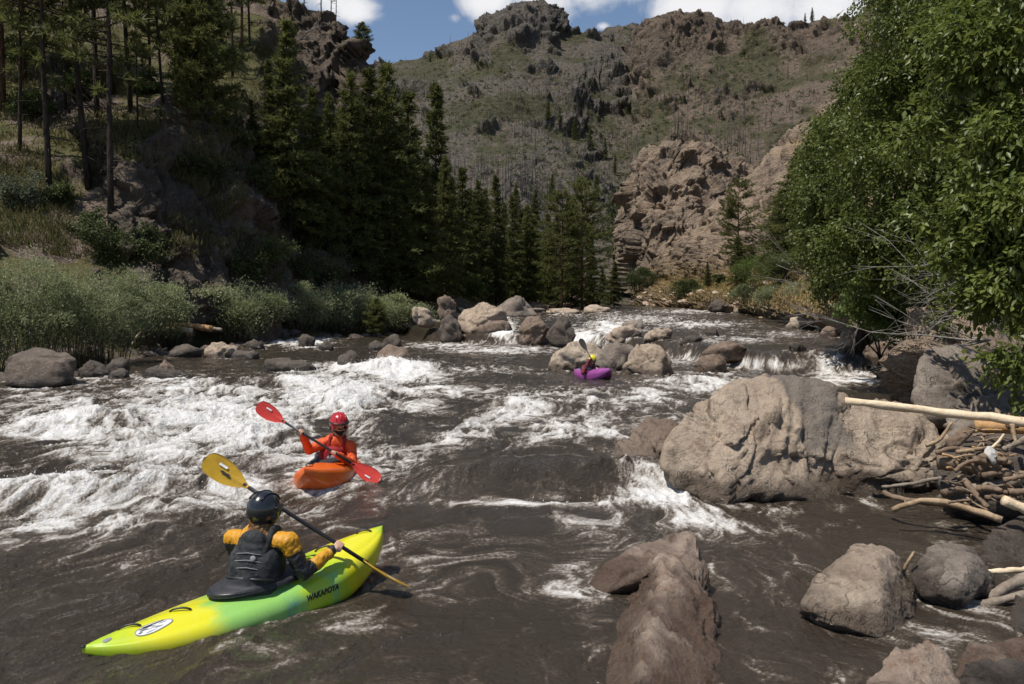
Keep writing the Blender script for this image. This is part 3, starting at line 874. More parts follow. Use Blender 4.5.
# far and middle rocks: px0, px1, top, base
for a in [
    (546, 616, 341, 371, 101, 'pale', 'smooth pale tan boulder right behind the purple kayak', 5, dict(dy=.7, flat=.75)),
    (617, 682, 343, 376, 102, 'tan', 'tan boulder with a dark shaded front, just past the purple kayak', 5, dict(dy=.7, flat=.45)),
    (592, 650, 336, 362, 103, 'grey', 'grey brown rock wedged between the pale boulder and the tan one', 4, dict(dy=.6, flat=.7, d=26.5, zb=0.0)),
    (603, 652, 326, 340, 104, 'tan', 'flat topped tan rock in the white water behind the purple kayaker', 4, dict(dy=.8, flat=.9)),
    (645, 674, 327, 343, 105, 'tan', 'rounded tan rock touching the flat topped one in the white water', 4, {}),
    (622, 648, 320, 331, 106, 'grey', 'small grey rock poking up behind the flat topped tan one', 4, {}),
    (517, 556, 313, 342, 107, 'brown', 'blocky dark brown boulder with a step of white water at each side', 5, dict(dy=.9, flat=.85)),
    (546, 579, 316, 340, 108, 'dark', 'nearly black boulder leaning on the blocky brown one in midstream', 4, dict(dy=.9, flat=.6)),
    (455, 511, 301, 334, 109, 'tan', 'large rounded sunlit boulder below the dark conifers, by the small cascade', 5, dict(dy=.8, flat=.55)),
    (472, 515, 319, 341, 110, 'brown', 'brown low boulder in front of the large rounded one, at the cascade', 4, dict(dy=.7, flat=.8)),
    (437, 463, 314, 336, 111, 'dark', 'dark wet rock between the willow clump and the large rounded boulder', 4, {}),
    (490, 543, 296, 318, 112, 'grey', 'rough grey ridge of rock under the conifers, behind the rounded boulder', 4, dict(dy=.6, flat=.7)),
    (411, 434, 305, 318, 113, 'tan', 'small pale rock standing above the tip of the willow clump', 4, dict(d=47, zb=1.2)),
    (437, 458, 293, 312, 114, 'brown', 'squarish brown rock under the trees, above the pale small one', 4, dict(d=52, zb=1.6)),
    (545, 583, 307, 315, 115, 'tan', 'flat pale rock lying along the far edge of the rapids', 4, dict(dy=.6)),
    (583, 612, 304, 314, 116, 'pale', 'pale rock at the far bend, below the small dark fir', 4, dict(dy=.6)),
    (528, 548, 301, 312, 117, 'brown', 'brown stone on the far bank between grey ridge and pale flat rock', 3, {}),
    (694, 732, 354, 373, 118, 'brown', 'smooth reddish brown boulder in the riffle above the huge tan boulder', 4, dict(flat=.6)),
    (704, 758, 341, 357, 119, 'brown', 'low wide brown rock lying flat in the riffle upstream', 4, dict(dy=.5, flat=.85)),
    (706, 723, 325, 337, 120, 'dark', 'small pointed dark rock in the upstream white water', 3, {}),
    (680, 708, 334, 343, 121, 'dark', 'low jagged dark rock left of the flat brown one in the riffle', 3, {}),
    (787, 812, 342, 354, 122, 'dark', 'black wet jagged rock alone above the little falls', 4, {}),
    (709, 734, 298, 315, 123, 'dark', 'dark cleft boulder on the grassy far bank', 4, dict(d=74, zb=1.5)),
    (734, 748, 303, 315, 124, 'pale', 'pale stone beside the dark cleft boulder on the far bank', 3, dict(d=74, zb=1.4)),
    (836, 862, 328, 352, 125, 'tan', 'tan bank stone under the dead twigs at the water edge', 4, {}),
    (868, 920, 340, 360, 126, 'brown', 'brown broken slab at the bank between dead branches and the falls', 4, dict(d=24.5, zb=.75)),
    (822, 842, 326, 338, 127, 'brown', 'small brown bank stone next to the tan one', 3, {}),
    (786, 812, 318, 330, 128, 'pale', 'pale rounded stone at the far end of the shrubby bank', 3, {}),
    (896, 930, 344, 366, 129, 'tan', 'reddish tan block at the bank beside the smooth dark grey boulder', 4, dict(d=21, zb=.9)),
    #(7, 74, 347, 383, 130, 'brown', 'large flat topped slab block with sunlit top and black front, by the willows', 5, dict(dy=.75, flat=1.0, cracks=.02)),
    (72, 104, 361, 379, 131, 'dark', 'low dark stone touching the large flat topped block', 4, {}),
    (97, 124, 357, 374, 132, 'dark', 'dark muddy stone at the foot of the willows', 3, {}),
    (100, 126, 369, 381, 133, 'dark', 'wet glinting stone at the edge of the rapids near the flat block', 3, {}),
    (148, 172, 360, 380, 134, 'brown', 'brown stone with one pale face near the willow bank', 4, {}),
    (130, 190, 368, 381, 135, 'dark', 'low black wet rock spreading around the brown stone', 4, dict(dy=.4)),
    (199, 234, 342, 359, 136, 'tan', 'sunlit pyramid shaped stone in front of the pile of planks', 4, dict(flat=.35)),
    (155, 200, 345, 358, 137, 'dark', 'flat dark ledge below the pile of planks', 3, dict(dy=.5)),
    (225, 262, 350, 360, 138, 'dark', 'low dark stone beside the sunlit pyramid stone', 3, {}),
    (293, 317, 334, 349, 139, 'dark', 'dark hump of rock by the small side cascade under the willows', 4, {}),
    (316, 334, 341, 351, 140, 'dark', 'small black stone next to the dark hump by the willows', 3, {}),
    (256, 318, 358, 373, 141, 'dark', 'black ledge with water pouring over it in the rapids', 4, dict(dy=.4, flat=.9)),
    (331, 360, 350, 369, 142, 'dark', 'sharp black triangular rock in the rapids', 4, dict(flat=.2)),
    (367, 412, 345, 368, 143, 'brown', 'rusty brown rounded rock with foam piled against its end', 4, dict(flat=.6)),
    (378, 402, 334, 349, 144, 'dark', 'dark upright stone just behind the rusty brown rock', 3, {}),
    (362, 386, 341, 351, 145, 'dark', 'flat black stone between willow bank and rusty brown rock', 3, {}),
    (240, 262, 338, 350, 146, 'dark', 'dark stone at the willow bank near the side cascade', 3, {}),
]:
    boulder(a[0], a[1], a[2], a[3], a[4], a[5], a[6], sub=a[7], **a[8])

# bank cobbles that nobody tells apart
rng = np.random.default_rng(5)
cob = []
for k in range(6):
    pts = np.array([(math.cos(a) * rng.uniform(.7, 1), math.sin(a) * rng.uniform(.7, 1), rng.uniform(-.5, .5)) for a in np.linspace(0, 6.0, 11)] + [(0.2, 0, .6), (-.2, .2, .55), (0, 0, -.6)])
    V, F, crk = hull_rock(pts, 200 + k, 3, 12, (.06, .06, .02))
    cob.append((V, F, crk))
RANGES = [(-20, 300, .0, 2.0, 70, 'dark'), (300, 440, .0, 1.8, 30, 'brown'), (430, 600, .0, 4.0, 40, 'tan'), (640, 800, .0, 2.6, 80, 'tan'), (800, 900, -.1, 1.6, 30, 'brown')]
edgeL = [(-150, 21), (0, 23), (90, 25.5), (130, 31), (190, 37), (230, 40), (265, 43), (300, 46), (340, 49), (368, 51), (384, 53), (430, 58), (500, 75), (560, 96), (596, 112)]
edgeR = [(634, 113), (660, 104), (690, 92), (715, 81), (745, 70), (765, 62), (800, 51), (850, 38), (900, 31)]
meshes = {}
for (p0, p1, a0, a1, n_, mt) in RANGES:
    for k in range(n_):
        px = rng.uniform(p0, p1)
        E = edgeL if px < 610 else edgeR
        d = np.interp(px, [e[0] for e in E], [e[1] for e in E]) * (1 + .004 * rng.normal()) + rng.uniform(a0, a1)
        q = land(px, d)
        ci = int(rng.integers(6))
        key = (ci, mt)
        if key not in meshes:
            V, F, crk = cob[ci]
            me = new_mesh('cobble', V, F, True, {'crk': crk, 'hw': V[:, 2] * .5 + .42, 'wetm': np.zeros(len(V))})
            me.materials.append(RK[mt])
            meshes[key] = me
        s = rng.uniform(.18, .5) * (1 + d / 160) * (1.0 if mt != 'dark' else .9)
        o = link('bank_stone', meshes[key], loc=(q[0], q[1], max(q[2], float(W(q[0], q[1])) - .1) + s * .1))
        o.scale = (s, s * rng.uniform(.7, 1), s * rng.uniform(.6, .95))
        o.rotation_euler = (rng.uniform(-.3, .3), rng.uniform(-.3, .3), rng.uniform(0, 6.28))
        tag(o, {'dark': 'small dark stone strewn along the bank below the willows', 'brown': 'small brown stone strewn along the shrubby bank', 'tan': 'small tan stone strewn along the far bank of the river'}[mt], 'stone',
            {'dark': 'dark stones along the willow bank', 'brown': 'brown stones along the shrubby bank', 'tan': 'tan stones along the far bank'}[mt])
# ------------------------------------------------------------------ river water
def blob(px, py, spec):
    f = np.zeros(len(px))
    for (bx, by, rx, ry, st, *rot) in spec:
        dx = px - bx; dy = py - by
        if rot:
            c, s_ = math.cos(rot[0]), math.sin(rot[0])
            dx, dy = dx * c + dy * s_, -dx * s_ + dy * c
        g = np.exp(-(dx / rx) ** 2 - (dy / ry) ** 2)
        f = f + st * g if st < 0 else np.maximum(f, st * g)
    return f


FOAM = [(230, 425, 120, 38, .86), (335, 398, 70, 24, .95), (400, 375, 55, 13, 1.05), (440, 392, 90, 9, .75), (60, 420, 80, 40, .74), (330, 470, 80, 36, .84), (316, 494, 40, 9, .95), (150, 460, 130, 36, .72),
        (60, 515, 110, 38, .64), (240, 500, 70, 36, .62), (520, 416, 60, 13, .85, -.25), (470, 438, 95, 15, .74, -.3), (330, 520, 60, 16, .45), (180, 395, 90, 20, .65),
        (545, 507, 115, 6, .95, .03), (655, 503, 45, 13, .95), (690, 522, 70, 14, .72), (600, 522, 90, 12, .5), (760, 520, 50, 14, .4), (470, 472, 60, 8, .45), (640, 402, 60, 13, .72), (705, 386, 60, 12, .85), (560, 398, 80, 11, .62), (600, 430, 100, 24, .72),
        (700, 326, 55, 5, .7), (740, 340, 50, 5, .6), (640, 320, 60, 6, .6), (610, 330, 30, 10, .9), (500, 350, 70, 5, .8), (450, 346, 60, 5, .7), (480, 372, 60, 6, .55), (505, 330, 14, 14, 1.0), (585, 338, 22, 10, 1.0), (850, 380, 60, 8, .9), (770, 366, 50, 7, .75), (825, 366, 20, 13, .8), (890, 366, 24, 10, .85), (680, 360, 30, 8, .7),
        (290, 340, 45, 8, .95), (345, 372, 60, 8, .8), (600, 316, 90, 6, .4), (790, 335, 70, 5, .5), (420, 410, 30, 10, .6), (690, 312, 60, 4, .6),
        (330, 622, 90, 26, .50), (250, 655, 60, 16, .42), (120, 560, 80, 16, .34), (420, 545, 90, 30, .30), (560, 590, 40, 12, .33), (900, 520, 60, 10, .24), (770, 560, 50, 20, .26), (440, 600, 50, 14, .32)]
TURB = [(200, 430, 230, 60, 1.0), (340, 400, 110, 40, 1.0), (120, 500, 200, 60, .85), (500, 430, 160, 40, .6), (600, 500, 150, 40, .6), (620, 400, 130, 30, .7), (400, 370, 120, 14, .8), (620, 325, 200, 22, .6), (820, 365, 120, 20, .7), (300, 345, 70, 14, .7), (400, 560, 140, 60, .35), (250, 640, 300, 60, .3)]
HUMPS = [(345, 408, .55, .45, .30), (385, 370, 1.0, .6, .36), (60, 430, 1.1, .7, .22), (270, 385, 1.6, .7, .3), (130, 425, 1.2, .6, .2), (215, 395, 1.3, .5, .26), (30, 500, 1.3, .35, .2), (160, 490, 1.3, .4, .2),
         (250, 470, .7, .35, .2), (500, 484, .75, .45, .16), (590, 484, .95, .5, .20), (660, 484, .6, .4, .14), (520, 410, 1.0, .6, .22), (300, 366, 1.5, .7, .22), (230, 440, .9, .5, .2), (400, 430, 1.0, .5, .16), (690, 385, 1.2, .8, .2)]


def build_water():
    na, nr = 940, 1000
    ang = np.linspace(R(-46), R(46), na)
    # more columns inside the picture
    rad = 2.2 * (175 / 2.2) ** np.linspace(0, 1, nr)
    A, D = np.meshgrid(ang, rad, indexing='ij')
    x = (np.tan(A) * D).ravel(); y = D.ravel()
    z0 = W(x, y)
    px, py = project(np.stack([x, y, z0], 1))
    T = np.clip(blob(px, py, TURB), 0.06, 1.0)
    Fb = np.clip(blob(px, py, FOAM), 0, 1.1)
    # flow coordinates: along s, across t
    bend = np.where(y < 13, 0.46 * (13 - y) * sst(1.5 - x, 0, 2.5), 0.10 * (13 - y))
    t_ = x + bend
    s_ = y
    wx = .6 * fbm2(x * .7, y * .7, 3, 900); wy = .6 * fbm2(x * .7 + 30, y * .7, 3, 910)
    tw = t_ + wx; sw = s_ + wy
    far = sst(y, 18, 60)
    # waves
    hm = T * (0.13 * fbm2(tw * 1.8, sw * 1.2, 3, 20, .5, 2.0, True) + 0.06 * fbm2(tw * 4.0, sw * 3.0, 3, 30, .5, 2.0, True))
    h = T * (0.25 * (fbm2(tw * .75, sw * .55, 3, 10) ) + 0.12 * fbm2(tw * 1.8, sw * 1.2, 3, 20, .5, 2.0, True) + 0.055 * fbm2(tw * 4.0, sw * 3.0, 3, 30, .5, 2.0, True) + .016 * fbm2(tw * 13, sw * 11, 2, 35))
    h = h + (1 - T) * (0.040 * fbm2(tw * 1.5, sw * 1.0, 3, 40) + .016 * fbm2(tw * 5.5, sw * 4.0, 3, 47))
    h = h * (1 + .6 * far)
    crest = np.zeros_like(h)
    for (bx, by, rx, ry, am) in HUMPS:
        g = ground(bx, by)
        sx = 1.0
        dx = (t_ - np.interp(g[1], [0, 1], [0, 0]) - (g[0] + (0.46 * (13 - g[1]) * float(sst(np.array(1.5 - g[0]), 0, 2.5)) if g[1] < 13 else .10 * (13 - g[1])))) / rx
        dy = (s_ - g[1]) / ry
        dy = dy + .5 * fbm2(x * 1.1, y * 1.1, 2, 60)
        # steep on the upstream side of the stopper
        hump = am * (.65 if bx < 335 else 1) * np.exp(-dx * dx - np.where(dy < 0, dy * dy * 1.6, dy * dy * .7))
        h = h + hump
        crest = crest + hump / abs(am) * (am > 0) * (.12 if not 478 < by < 490 else -.25)
    # rocks: cushions of water upstream, wakes downstream
    ring = np.zeros_like(h)
    wake = np.zeros_like(h)
    for (cx, cy, rx, ry) in FOOT:
        if cy > 80 or rx < .08:
            continue
        sel = np.where((np.abs(x - cx) < rx * 3 + 1.5) & (y > cy - ry * 2 - 4.5) & (y < cy + ry * 3 + 1.5))[0]
        if len(sel) == 0:
            continue
        ex = (x[sel] - cx) / rx; ey = (y[sel] - cy) / ry
        rr = np.sqrt(ex * ex + ey * ey) + 1e-6
        dist = (rr - 1) * np.sqrt((rx * ex / rr) ** 2 + (ry * ey / rr) ** 2)
        ring[sel] = np.maximum(ring[sel], np.exp(-(np.abs(dist) / .22) ** 2))
        wk = np.exp(-((x[sel] - cx) / (rx * 1.2)) ** 2) * sst(cy - y[sel], ry * .4, ry) * np.exp(-np.clip(cy - ry - y[sel], 0, 99) / 1.6)
        wake[sel] = np.maximum(wake[sel], wk)
        h[sel] += T[sel] * .10 * np.exp(-((y[sel] - cy - ry * 1.2) / .35) ** 2 - ((x[sel] - cx) / rx) ** 2)
    # foam structure
    fil = fbm2(tw * 2.5, sw * 0.95, 5, 100, .62, 2.1, True)            # filaments drawn out along the flow
    fil2 = fbm2(tw * 7.5 + wx, sw * 4.2, 4, 120, .62, 2.1, True)
    cell = fbm2(tw * 1.2, sw * .75, 4, 140)
    ff = Fb * 1.02 + T * ring * .55 + T * wake * .22 + .9 * T * crest
    foam = ff * .86 + .46 * cell + .62 * (fil - .15) + .40 * (fil2 - .12) - .46 + T * np.clip((hm - .035) * 3.4, -.42, .38)
    foam = foam + np.clip(h - .06, -.2, .2) * .5 * T
    foam = foam + .20 * ring * sst(fil2, .1, .5) * (1 - T)
    foam = np.where(Fb + T * ring + wake * T + .3 * ring < .08, np.minimum(foam, .12), foam)
    fm = np.clip(foam, -.6, 1.2)
    h = h + .012 * sst(fm, .2, .9) * (1 + fbm2(tw * 11, sw * 9, 3, 160))  # foam stands proud of the water
    V = np.stack([x, y, z0 + h], 1)
    Fc = grid_faces(na, nr)
    fl = np.stack([tw, sw, np.zeros_like(tw)], 1)
    return V, Fc, {'foam': fm, 'fl': fl, 'turb': T}, h


wV, wF, wA, wH = build_water()
m, t = mat('river_water')
pos = t.n('ShaderNodeNewGeometry').outputs['Position']
fl = t.attr('fl', 'Vector'); fo = t.attr('foam'); tu = t.attr('turb')
na_ = t.noise(t.scale(fl, (1, .45, 1)), 8.0, 7, .70, .15)
nb_ = t.noise(pos, 30.0, 6, .75, .1)
fx = t.m('ADD', fo, t.m('ADD', t.m('MULTIPLY', t.m('SUBTRACT', na_, .5), .95), t.m('MULTIPLY', t.m('SUBTRACT', nb_, .5), .95)))
mask = t.step(fx, .20, .56)
thin = t.step(fx, -.02, .42)
brown = t.mix(t.noise(fl, .8, 3), (0.030, 0.0235, 0.0165), (0.046, 0.036, 0.026))
speck = t.m('MULTIPLY', t.step(t.m('ADD', nb_, t.m('MULTIPLY', fo, .10)), .655, .70), t.step(fo, -.45, -.1))
mask = t.m('MAXIMUM', mask, t.m('MULTIPLY', speck, .8))
milky = t.mix(t.m('MULTIPLY', thin, .55), brown, (0.16, 0.125, 0.092))
fcol = t.mix(t.step(fx, .28, .95), (0.33, 0.292, 0.25), (0.74, 0.72, 0.69))
colw = t.mix(mask, milky, fcol)
rough = t.mixf(mask, 0.06, 0.75)
r1 = t.noise(t.scale(fl, (1, .7, 1)), 5.5, 5, .6, .4)
r2 = t.noise(t.scale(pos, (1, .75, 1)), 17.0, 5, .62, .1)
hh = t.m('ADD', t.m('MULTIPLY', r1, t.m('ADD', t.m('MULTIPLY', tu, .8), .45)), t.m('MULTIPLY', r2, t.m('ADD', t.m('MULTIPLY', tu, .25), .42)))
nor = t.bump(hh, 1.0, .085)
nor2 = t.bump(t.m('MULTIPLY', fx, mask), .4, .035, nor)
bs = t.n('ShaderNodeBsdfPrincipled', {'Base Color': colw, 'Roughness': rough, 'Normal': nor2, 'IOR': 1.33})
t.out(bs)
tag(obj('river_water', wV, wF, m, smooth=True, attrs=wA), kind='structure')
M_WATER = m

# droplets thrown up by the rapids
def drops():
    rng = np.random.default_rng(77)
    px, py = project(wV)
    w = wA['turb'] * sst(wA['foam'], .25, .9) * (wV[:, 1] > 5.5) * (wV[:, 1] < 34) * (np.abs(px - 512) < 540)
    # grid cells shrink with distance squared, so weight by area
    w = w * (wV[:, 1] / 10) ** 1.2 * (0.15 + sst(wH, .08, .35))
    idx = rng.choice(len(w), 4500, p=w / w.sum())
    c = wV[idx] + np.stack([rng.normal(0, .05, len(idx)), rng.normal(0, .05, len(idx)), np.abs(rng.exponential(.04, len(idx)))], 1)
    s = rng.uniform(.0025, .007, len(idx)) * (1 + wV[idx, 1] / 25)
    base = np.array([(1, 0, 0), (-1, 0, 0), (0, 1, 0), (0, -1, 0), (0, 0, 1), (0, 0, -1)])
    f = np.array([(0, 2, 4), (2, 1, 4), (1, 3, 4), (3, 0, 4), (2, 0, 5), (1, 2, 5), (3, 1, 5), (0, 3, 5)])
    V = (c[:, None] + base[None] * s[:, None, None] * rng.uniform(.6, 1.5, (len(idx), 1, 3))).reshape(-1, 3)
    F = (f[None] + 6 * np.arange(len(idx))[:, None, None]).reshape(-1, 3)
    m, t = mat('spray_drops')
    t.out(t.n('ShaderNodeBsdfPrincipled', {'Base Color': (.78, .76, .73), 'Roughness': .3}))
    tag(obj('water_spray', V, F, m), 'white droplets of spray thrown up over the rapids', 'spray', kind='stuff')
drops()
# ------------------------------------------------------------------ vegetation
def leaf_mat(name, A, B, trans=0.35, rough=0.45, spec=0.4, C=None):
    m, t = mat(name)
    rnd = t.attr('rnd')
    oi = t.n('ShaderNodeObjectInfo').outputs['Random']
    c = t.mix(rnd, A, B)
    if C is not None:
        c = t.mix(t.step(rnd, .86, .97), c, C)
    hs = t.n('ShaderNodeHueSaturation', {'Color': c, 'Value': t.m('ADD', t.m('MULTIPLY', oi, .4), .8)})
    p = t.n('ShaderNodeBsdfPrincipled', {'Base Color': hs.outputs[0], 'Roughness': rough})
    p.inputs['Specular IOR Level'].default_value = spec
    tr = t.n('ShaderNodeBsdfTranslucent', {'Color': hs.outputs[0]})
    mx = t.n('ShaderNodeMixShader', {0: trans, 1: p.outputs[0], 2: tr.outputs[0]})
    t.out(mx)
    return m


def bark_mat(name, A, B, sc=6.0):
    m, t = mat(name)
    pos = t.n('ShaderNodeTexCoord').outputs['Object']
    n = t.noise(t.scale(pos, (1, 1, .25)), sc, 6, .7, .4)
    b = t.n('ShaderNodeBsdfPrincipled', {'Base Color': t.mix(t.step(n, .38, .62), A, B), 'Roughness': .95, 'Normal': t.bump(n, .8, .05)})
    b.inputs['Specular IOR Level'].default_value = .1
    t.out(b)
    return m


ML = {
    'fir': leaf_mat('fir_needles', (0.062, 0.076, 0.023), (0.17, 0.178, 0.056), .48, .6, .2),
    'pine': leaf_mat('pine_needles', (0.068, 0.08, 0.025), (0.18, 0.186, 0.06), .48, .6, .2),
    'cotton': leaf_mat('cottonwood_leaves', (0.058, 0.084, 0.016), (0.185, 0.21, 0.048), .44, .42, .42),
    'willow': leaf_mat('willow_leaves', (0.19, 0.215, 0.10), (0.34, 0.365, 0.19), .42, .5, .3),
    'shrub': leaf_mat('shrub_leaves', (0.045, 0.062, 0.02), (0.115, 0.135, 0.045), .32, .55, .25),
    'lime': leaf_mat('bright_shrub_leaves', (0.065, 0.095, 0.022), (0.12, 0.16, 0.035), .4, .5, .3),
    'slopegrass': leaf_mat('slope_grass_blades', (0.085, 0.092, 0.034), (0.20, 0.165, 0.075), .3, .7, .1),
    'sage': leaf_mat('sage_leaves', (0.10, 0.115, 0.07), (0.16, 0.17, 0.11), .25, .7, .1),
    'drygrass': leaf_mat('dry_grass_blades', (0.32, 0.235, 0.10), (0.46, 0.34, 0.16), .3, .7, .1, (0.12, 0.14, 0.05)),
}
MB = {
    'dark': bark_mat('dark_bark', (0.030, 0.024, 0.019), (0.065, 0.05, 0.04)),
    'red': bark_mat('ponderosa_bark', (0.055, 0.034, 0.022), (0.13, 0.07, 0.042)),
    'snag': bark_mat('burnt_wood', (0.06, 0.052, 0.046), (0.14, 0.125, 0.115)),
    'grey': bark_mat('grey_deadwood', (0.20, 0.18, 0.155), (0.34, 0.31, 0.28), 14),
    'twig': bark_mat('brown_twig', (0.09, 0.07, 0.05), (0.16, 0.13, 0.10), 14),
}


def rand_dirs(rng, n):
    d = rng.normal(size=(n, 3))
    return d / np.linalg.norm(d, axis=1)[:, None]


def leaves(base, dirn, L, Wd, rng, fold=0.18, droop=None):
    """diamond leaves as two folded triangles each: base point, pointing direction, length, half width"""
    n = len(base)
    up = rand_dirs(rng, n) * .8 + np.array((0, 0, 1.0))
    side = np.cross(dirn, up); side /= np.linalg.norm(side, axis=1)[:, None] + 1e-9
    nrm = np.cross(side, dirn)
    L = np.asarray(L).reshape(-1, 1) * np.ones((n, 1)); Wd = np.asarray(Wd).reshape(-1, 1) * np.ones((n, 1))
    mid = base + dirn * L * .45
    a = mid + side * Wd + nrm * Wd * fold; b = mid - side * Wd + nrm * Wd * fold
    tip = base + dirn * L - nrm * L * .08
    V = np.stack([base, a, tip, b], 1).reshape(-1, 3)
    k = 4 * np.arange(n)[:, None]
    F = np.concatenate([np.array([[0, 1, 2]]) + k, np.array([[0, 2, 3]]) + k])
    return V, F


def needles(c, out, L, w, rng, k=6, spread=.75):
    """k narrow triangles fanning out of each tuft centre"""
    n = len(c)
    d = out[:, None] + spread * rng.normal(size=(n, k, 3))
    d /= np.linalg.norm(d, axis=2)[:, :, None]
    s = np.cross(d, rng.normal(size=(n, k, 3))); s /= np.linalg.norm(s, axis=2)[:, :, None]
    L = (np.asarray(L).reshape(-1, 1, 1) * rng.uniform(.6, 1.15, (n, k, 1)))
    wv = np.asarray(w).reshape(-1, 1, 1)
    c = c[:, None]
    V = np.stack([c - s * wv * .6 - d * L * .1, c + s * wv * .6 + .35 * d * L, c + d * L], 2).reshape(-1, 3)
    F = np.arange(len(V)).reshape(-1, 3)
    return V, F


# ---- conifers (unit: real metres, height h)
def conifer(h, rmax, zc, seed, kind='fir', nb=120, k=7):
    rng = np.random.default_rng(seed)
    tp = [(0, 0, -1.0)]
    lean = rng.normal(0, .012, 2)
    zz = np.linspace(0, h, 9)
    wob = np.cumsum(rng.normal(0, .012 * h / 9, (9, 2)), 0)
    tr = np.stack([lean[0] * zz + wob[:, 0], lean[1] * zz + wob[:, 1], zz], 1)
    tr[0, 2] = -1.2
    r0 = .0085 * h + .03
    parts = [tube(tr, r0 * (1 - .93 * zz / h), 7)]
    zb = zc + (h - zc) * (np.sort(rng.uniform(0, 1, nb)) ** 0.9)
    C, O, LL = [], [], []
    lobe = rng.uniform(.7, 1.2, 7)
    for i, z in enumerate(zb):
        f = (z - zc) / (h - zc)
        if kind == 'fir':
            rl = rmax * (1 - f) ** .85 * rng.uniform(.55, 1.12) + .12
            if f < .15: rl *= .55 + 3 * f
            slope = -.30 + .75 * f + rng.normal(0, .1)
        else:
            rl = rmax * (math.sin(math.pi * min(.97, .16 + .84 * f)) ** .7) * rng.uniform(.45, 1.15) + .1
            slope = .05 + .55 * f + rng.normal(0, .18)
        az = rng.uniform(0, 6.28)
        rl *= lobe[int(az / 6.284 * 7)]
        x0 = np.array([np.interp(z, zz, tr[:, 0]), np.interp(z, zz, tr[:, 1]), z])
        d = np.array((math.cos(az), math.sin(az), slope))
        m_ = max(4, int(rl * (7 if kind == 'fir' else 6)))
        tt = np.linspace(.18 if kind == 'fir' else .4, 1, m_)
        sag = (-.10 if kind == 'fir' else -.02) * rl
        pts = x0 + d * rl * tt[:, None] + np.array((0, 0, 1)) * (sag * tt ** 2)[:, None]
        side = np.array((-math.sin(az), math.cos(az), 0))
        spread = (.30 * rl * (1 - .5 * tt))[:, None]
        pts = pts + side * rng.normal(0, 1, (m_, 1)) * spread * .7 + rng.normal(0, .05, (m_, 3))
        C.append(pts)
        o = np.tile(d * .8 + np.array((0, 0, .12)), (m_, 1)) + side * rng.normal(0, .5, (m_, 1))
        O.append(o / np.linalg.norm(o, axis=1)[:, None])
        LL.append(np.full(m_, 1.0))
        if rl > .5:
            parts.append(tube(np.stack([x0, x0 + d * rl * .5 + (0, 0, sag * .25), x0 + d * rl * .9 + (0, 0, sag * .8)]), [.022 + .012 * rl, .012 + .006 * rl, .006], 4))
    # dead stubs on the bare stem
    for i in range(int(6 + zc)):
        z = rng.uniform(.25, 1) * zc if zc > 1 else rng.uniform(0, 1)
        az = rng.uniform(0, 6.28); l = rng.uniform(.3, 1.3)
        x0 = np.array([np.interp(z, zz, tr[:, 0]), np.interp(z, zz, tr[:, 1]), z])
        parts.append(tube(np.stack([x0, x0 + np.array((math.cos(az), math.sin(az), -.1)) * l, x0 + np.array((math.cos(az) * 1.3, math.sin(az) * 1.3, -.35)) * l]), [.03, .018, .006], 4))
    C = np.concatenate(C); O = np.concatenate(O)
    sc = .40 if kind == 'fir' else .42
    V, F = needles(C, O, sc * 1.15, .085 if kind == 'fir' else .07, rng, k, .6 if kind == 'fir' else .9)
    rnd = np.repeat(np.clip(np.repeat(rng.uniform(0, 1, len(C)), k) * .7 + .3 * rng.uniform(0, 1, len(C) * k), 0, 1), 3)
    TV, TF = join(parts)
    return (TV, TF), (V, F, rnd)


def tree_proto(name, kind, mb, ml, **kw):
    (TV, TF), (V, F, rnd) = conifer(kind=kind, **kw)
    a = new_mesh('trunk', TV, TF, True); a.materials.append(MB[mb])
    b = new_mesh('crown', V, F, False, {'rnd': rnd}); b.materials.append(ML[ml])
    return dict(name=name, h=kw['h'], trunk=a, crown=b)


PROTO = {
    'fir0': tree_proto('fir_tree', 'fir', 'dark', 'fir', h=16, rmax=3.7, zc=1.0, seed=1, nb=270),
    'fir1': tree_proto('fir_tree', 'fir', 'dark', 'fir', h=16, rmax=3.0, zc=.8, seed=2, nb=260),
    'fir2': tree_proto('fir_tree', 'fir', 'dark', 'pine', h=16, rmax=4.2, zc=1.5, seed=3, nb=250),
    'fir3': tree_proto('fir_tree', 'fir', 'dark', 'fir', h=16, rmax=2.0, zc=1.0, seed=4, nb=240),
    'pine0': tree_proto('pine_tree', 'pine', 'red', 'pine', h=16, rmax=3.1, zc=4.6, seed=5, nb=75, k=10),
    'pine1': tree_proto('pine_tree', 'pine', 'dark', 'pine', h=16, rmax=2.7, zc=5.6, seed=6, nb=58, k=10),
    'pine2': tree_proto('pine_tree', 'pine', 'red', 'pine', h=16, rmax=3.6, zc=3.0, seed=7, nb=105, k=10),
    'young': tree_proto('pine_tree', 'pine', 'dark', 'pine', h=10, rmax=2.5, zc=1.4, seed=8, nb=190, k=10),
}


def place_tree(pk, pos, height, label, group=None, width=1.0, rz=0.0, tilt=(0, 0), cat='tree'):
    p = PROTO[pk]
    e = empty(p['name'], tuple(pos), rz)
    s = height / p['h']
    e.scale = (s * width, s * width, s)
    e.rotation_euler = (tilt[0], tilt[1], rz)
    link('trunk', p['trunk'], parent=e)
    link('crown', p['crown'], parent=e)
    tag(e, label, cat, group)
    return e


rng = np.random.default_rng(12)
def tree_px(px, d, ptop, pk, label, group=None, width=1.0, names=('left_hillside', 'right_hillside'), tilt=(0, 0), z=None):
    b = land(px, d, names)
    top = P(px, ptop, d)[2]
    return place_tree(pk, b, max(top - b[2], 1.5), label, group, width, rng.uniform(0, 6.28), tilt)


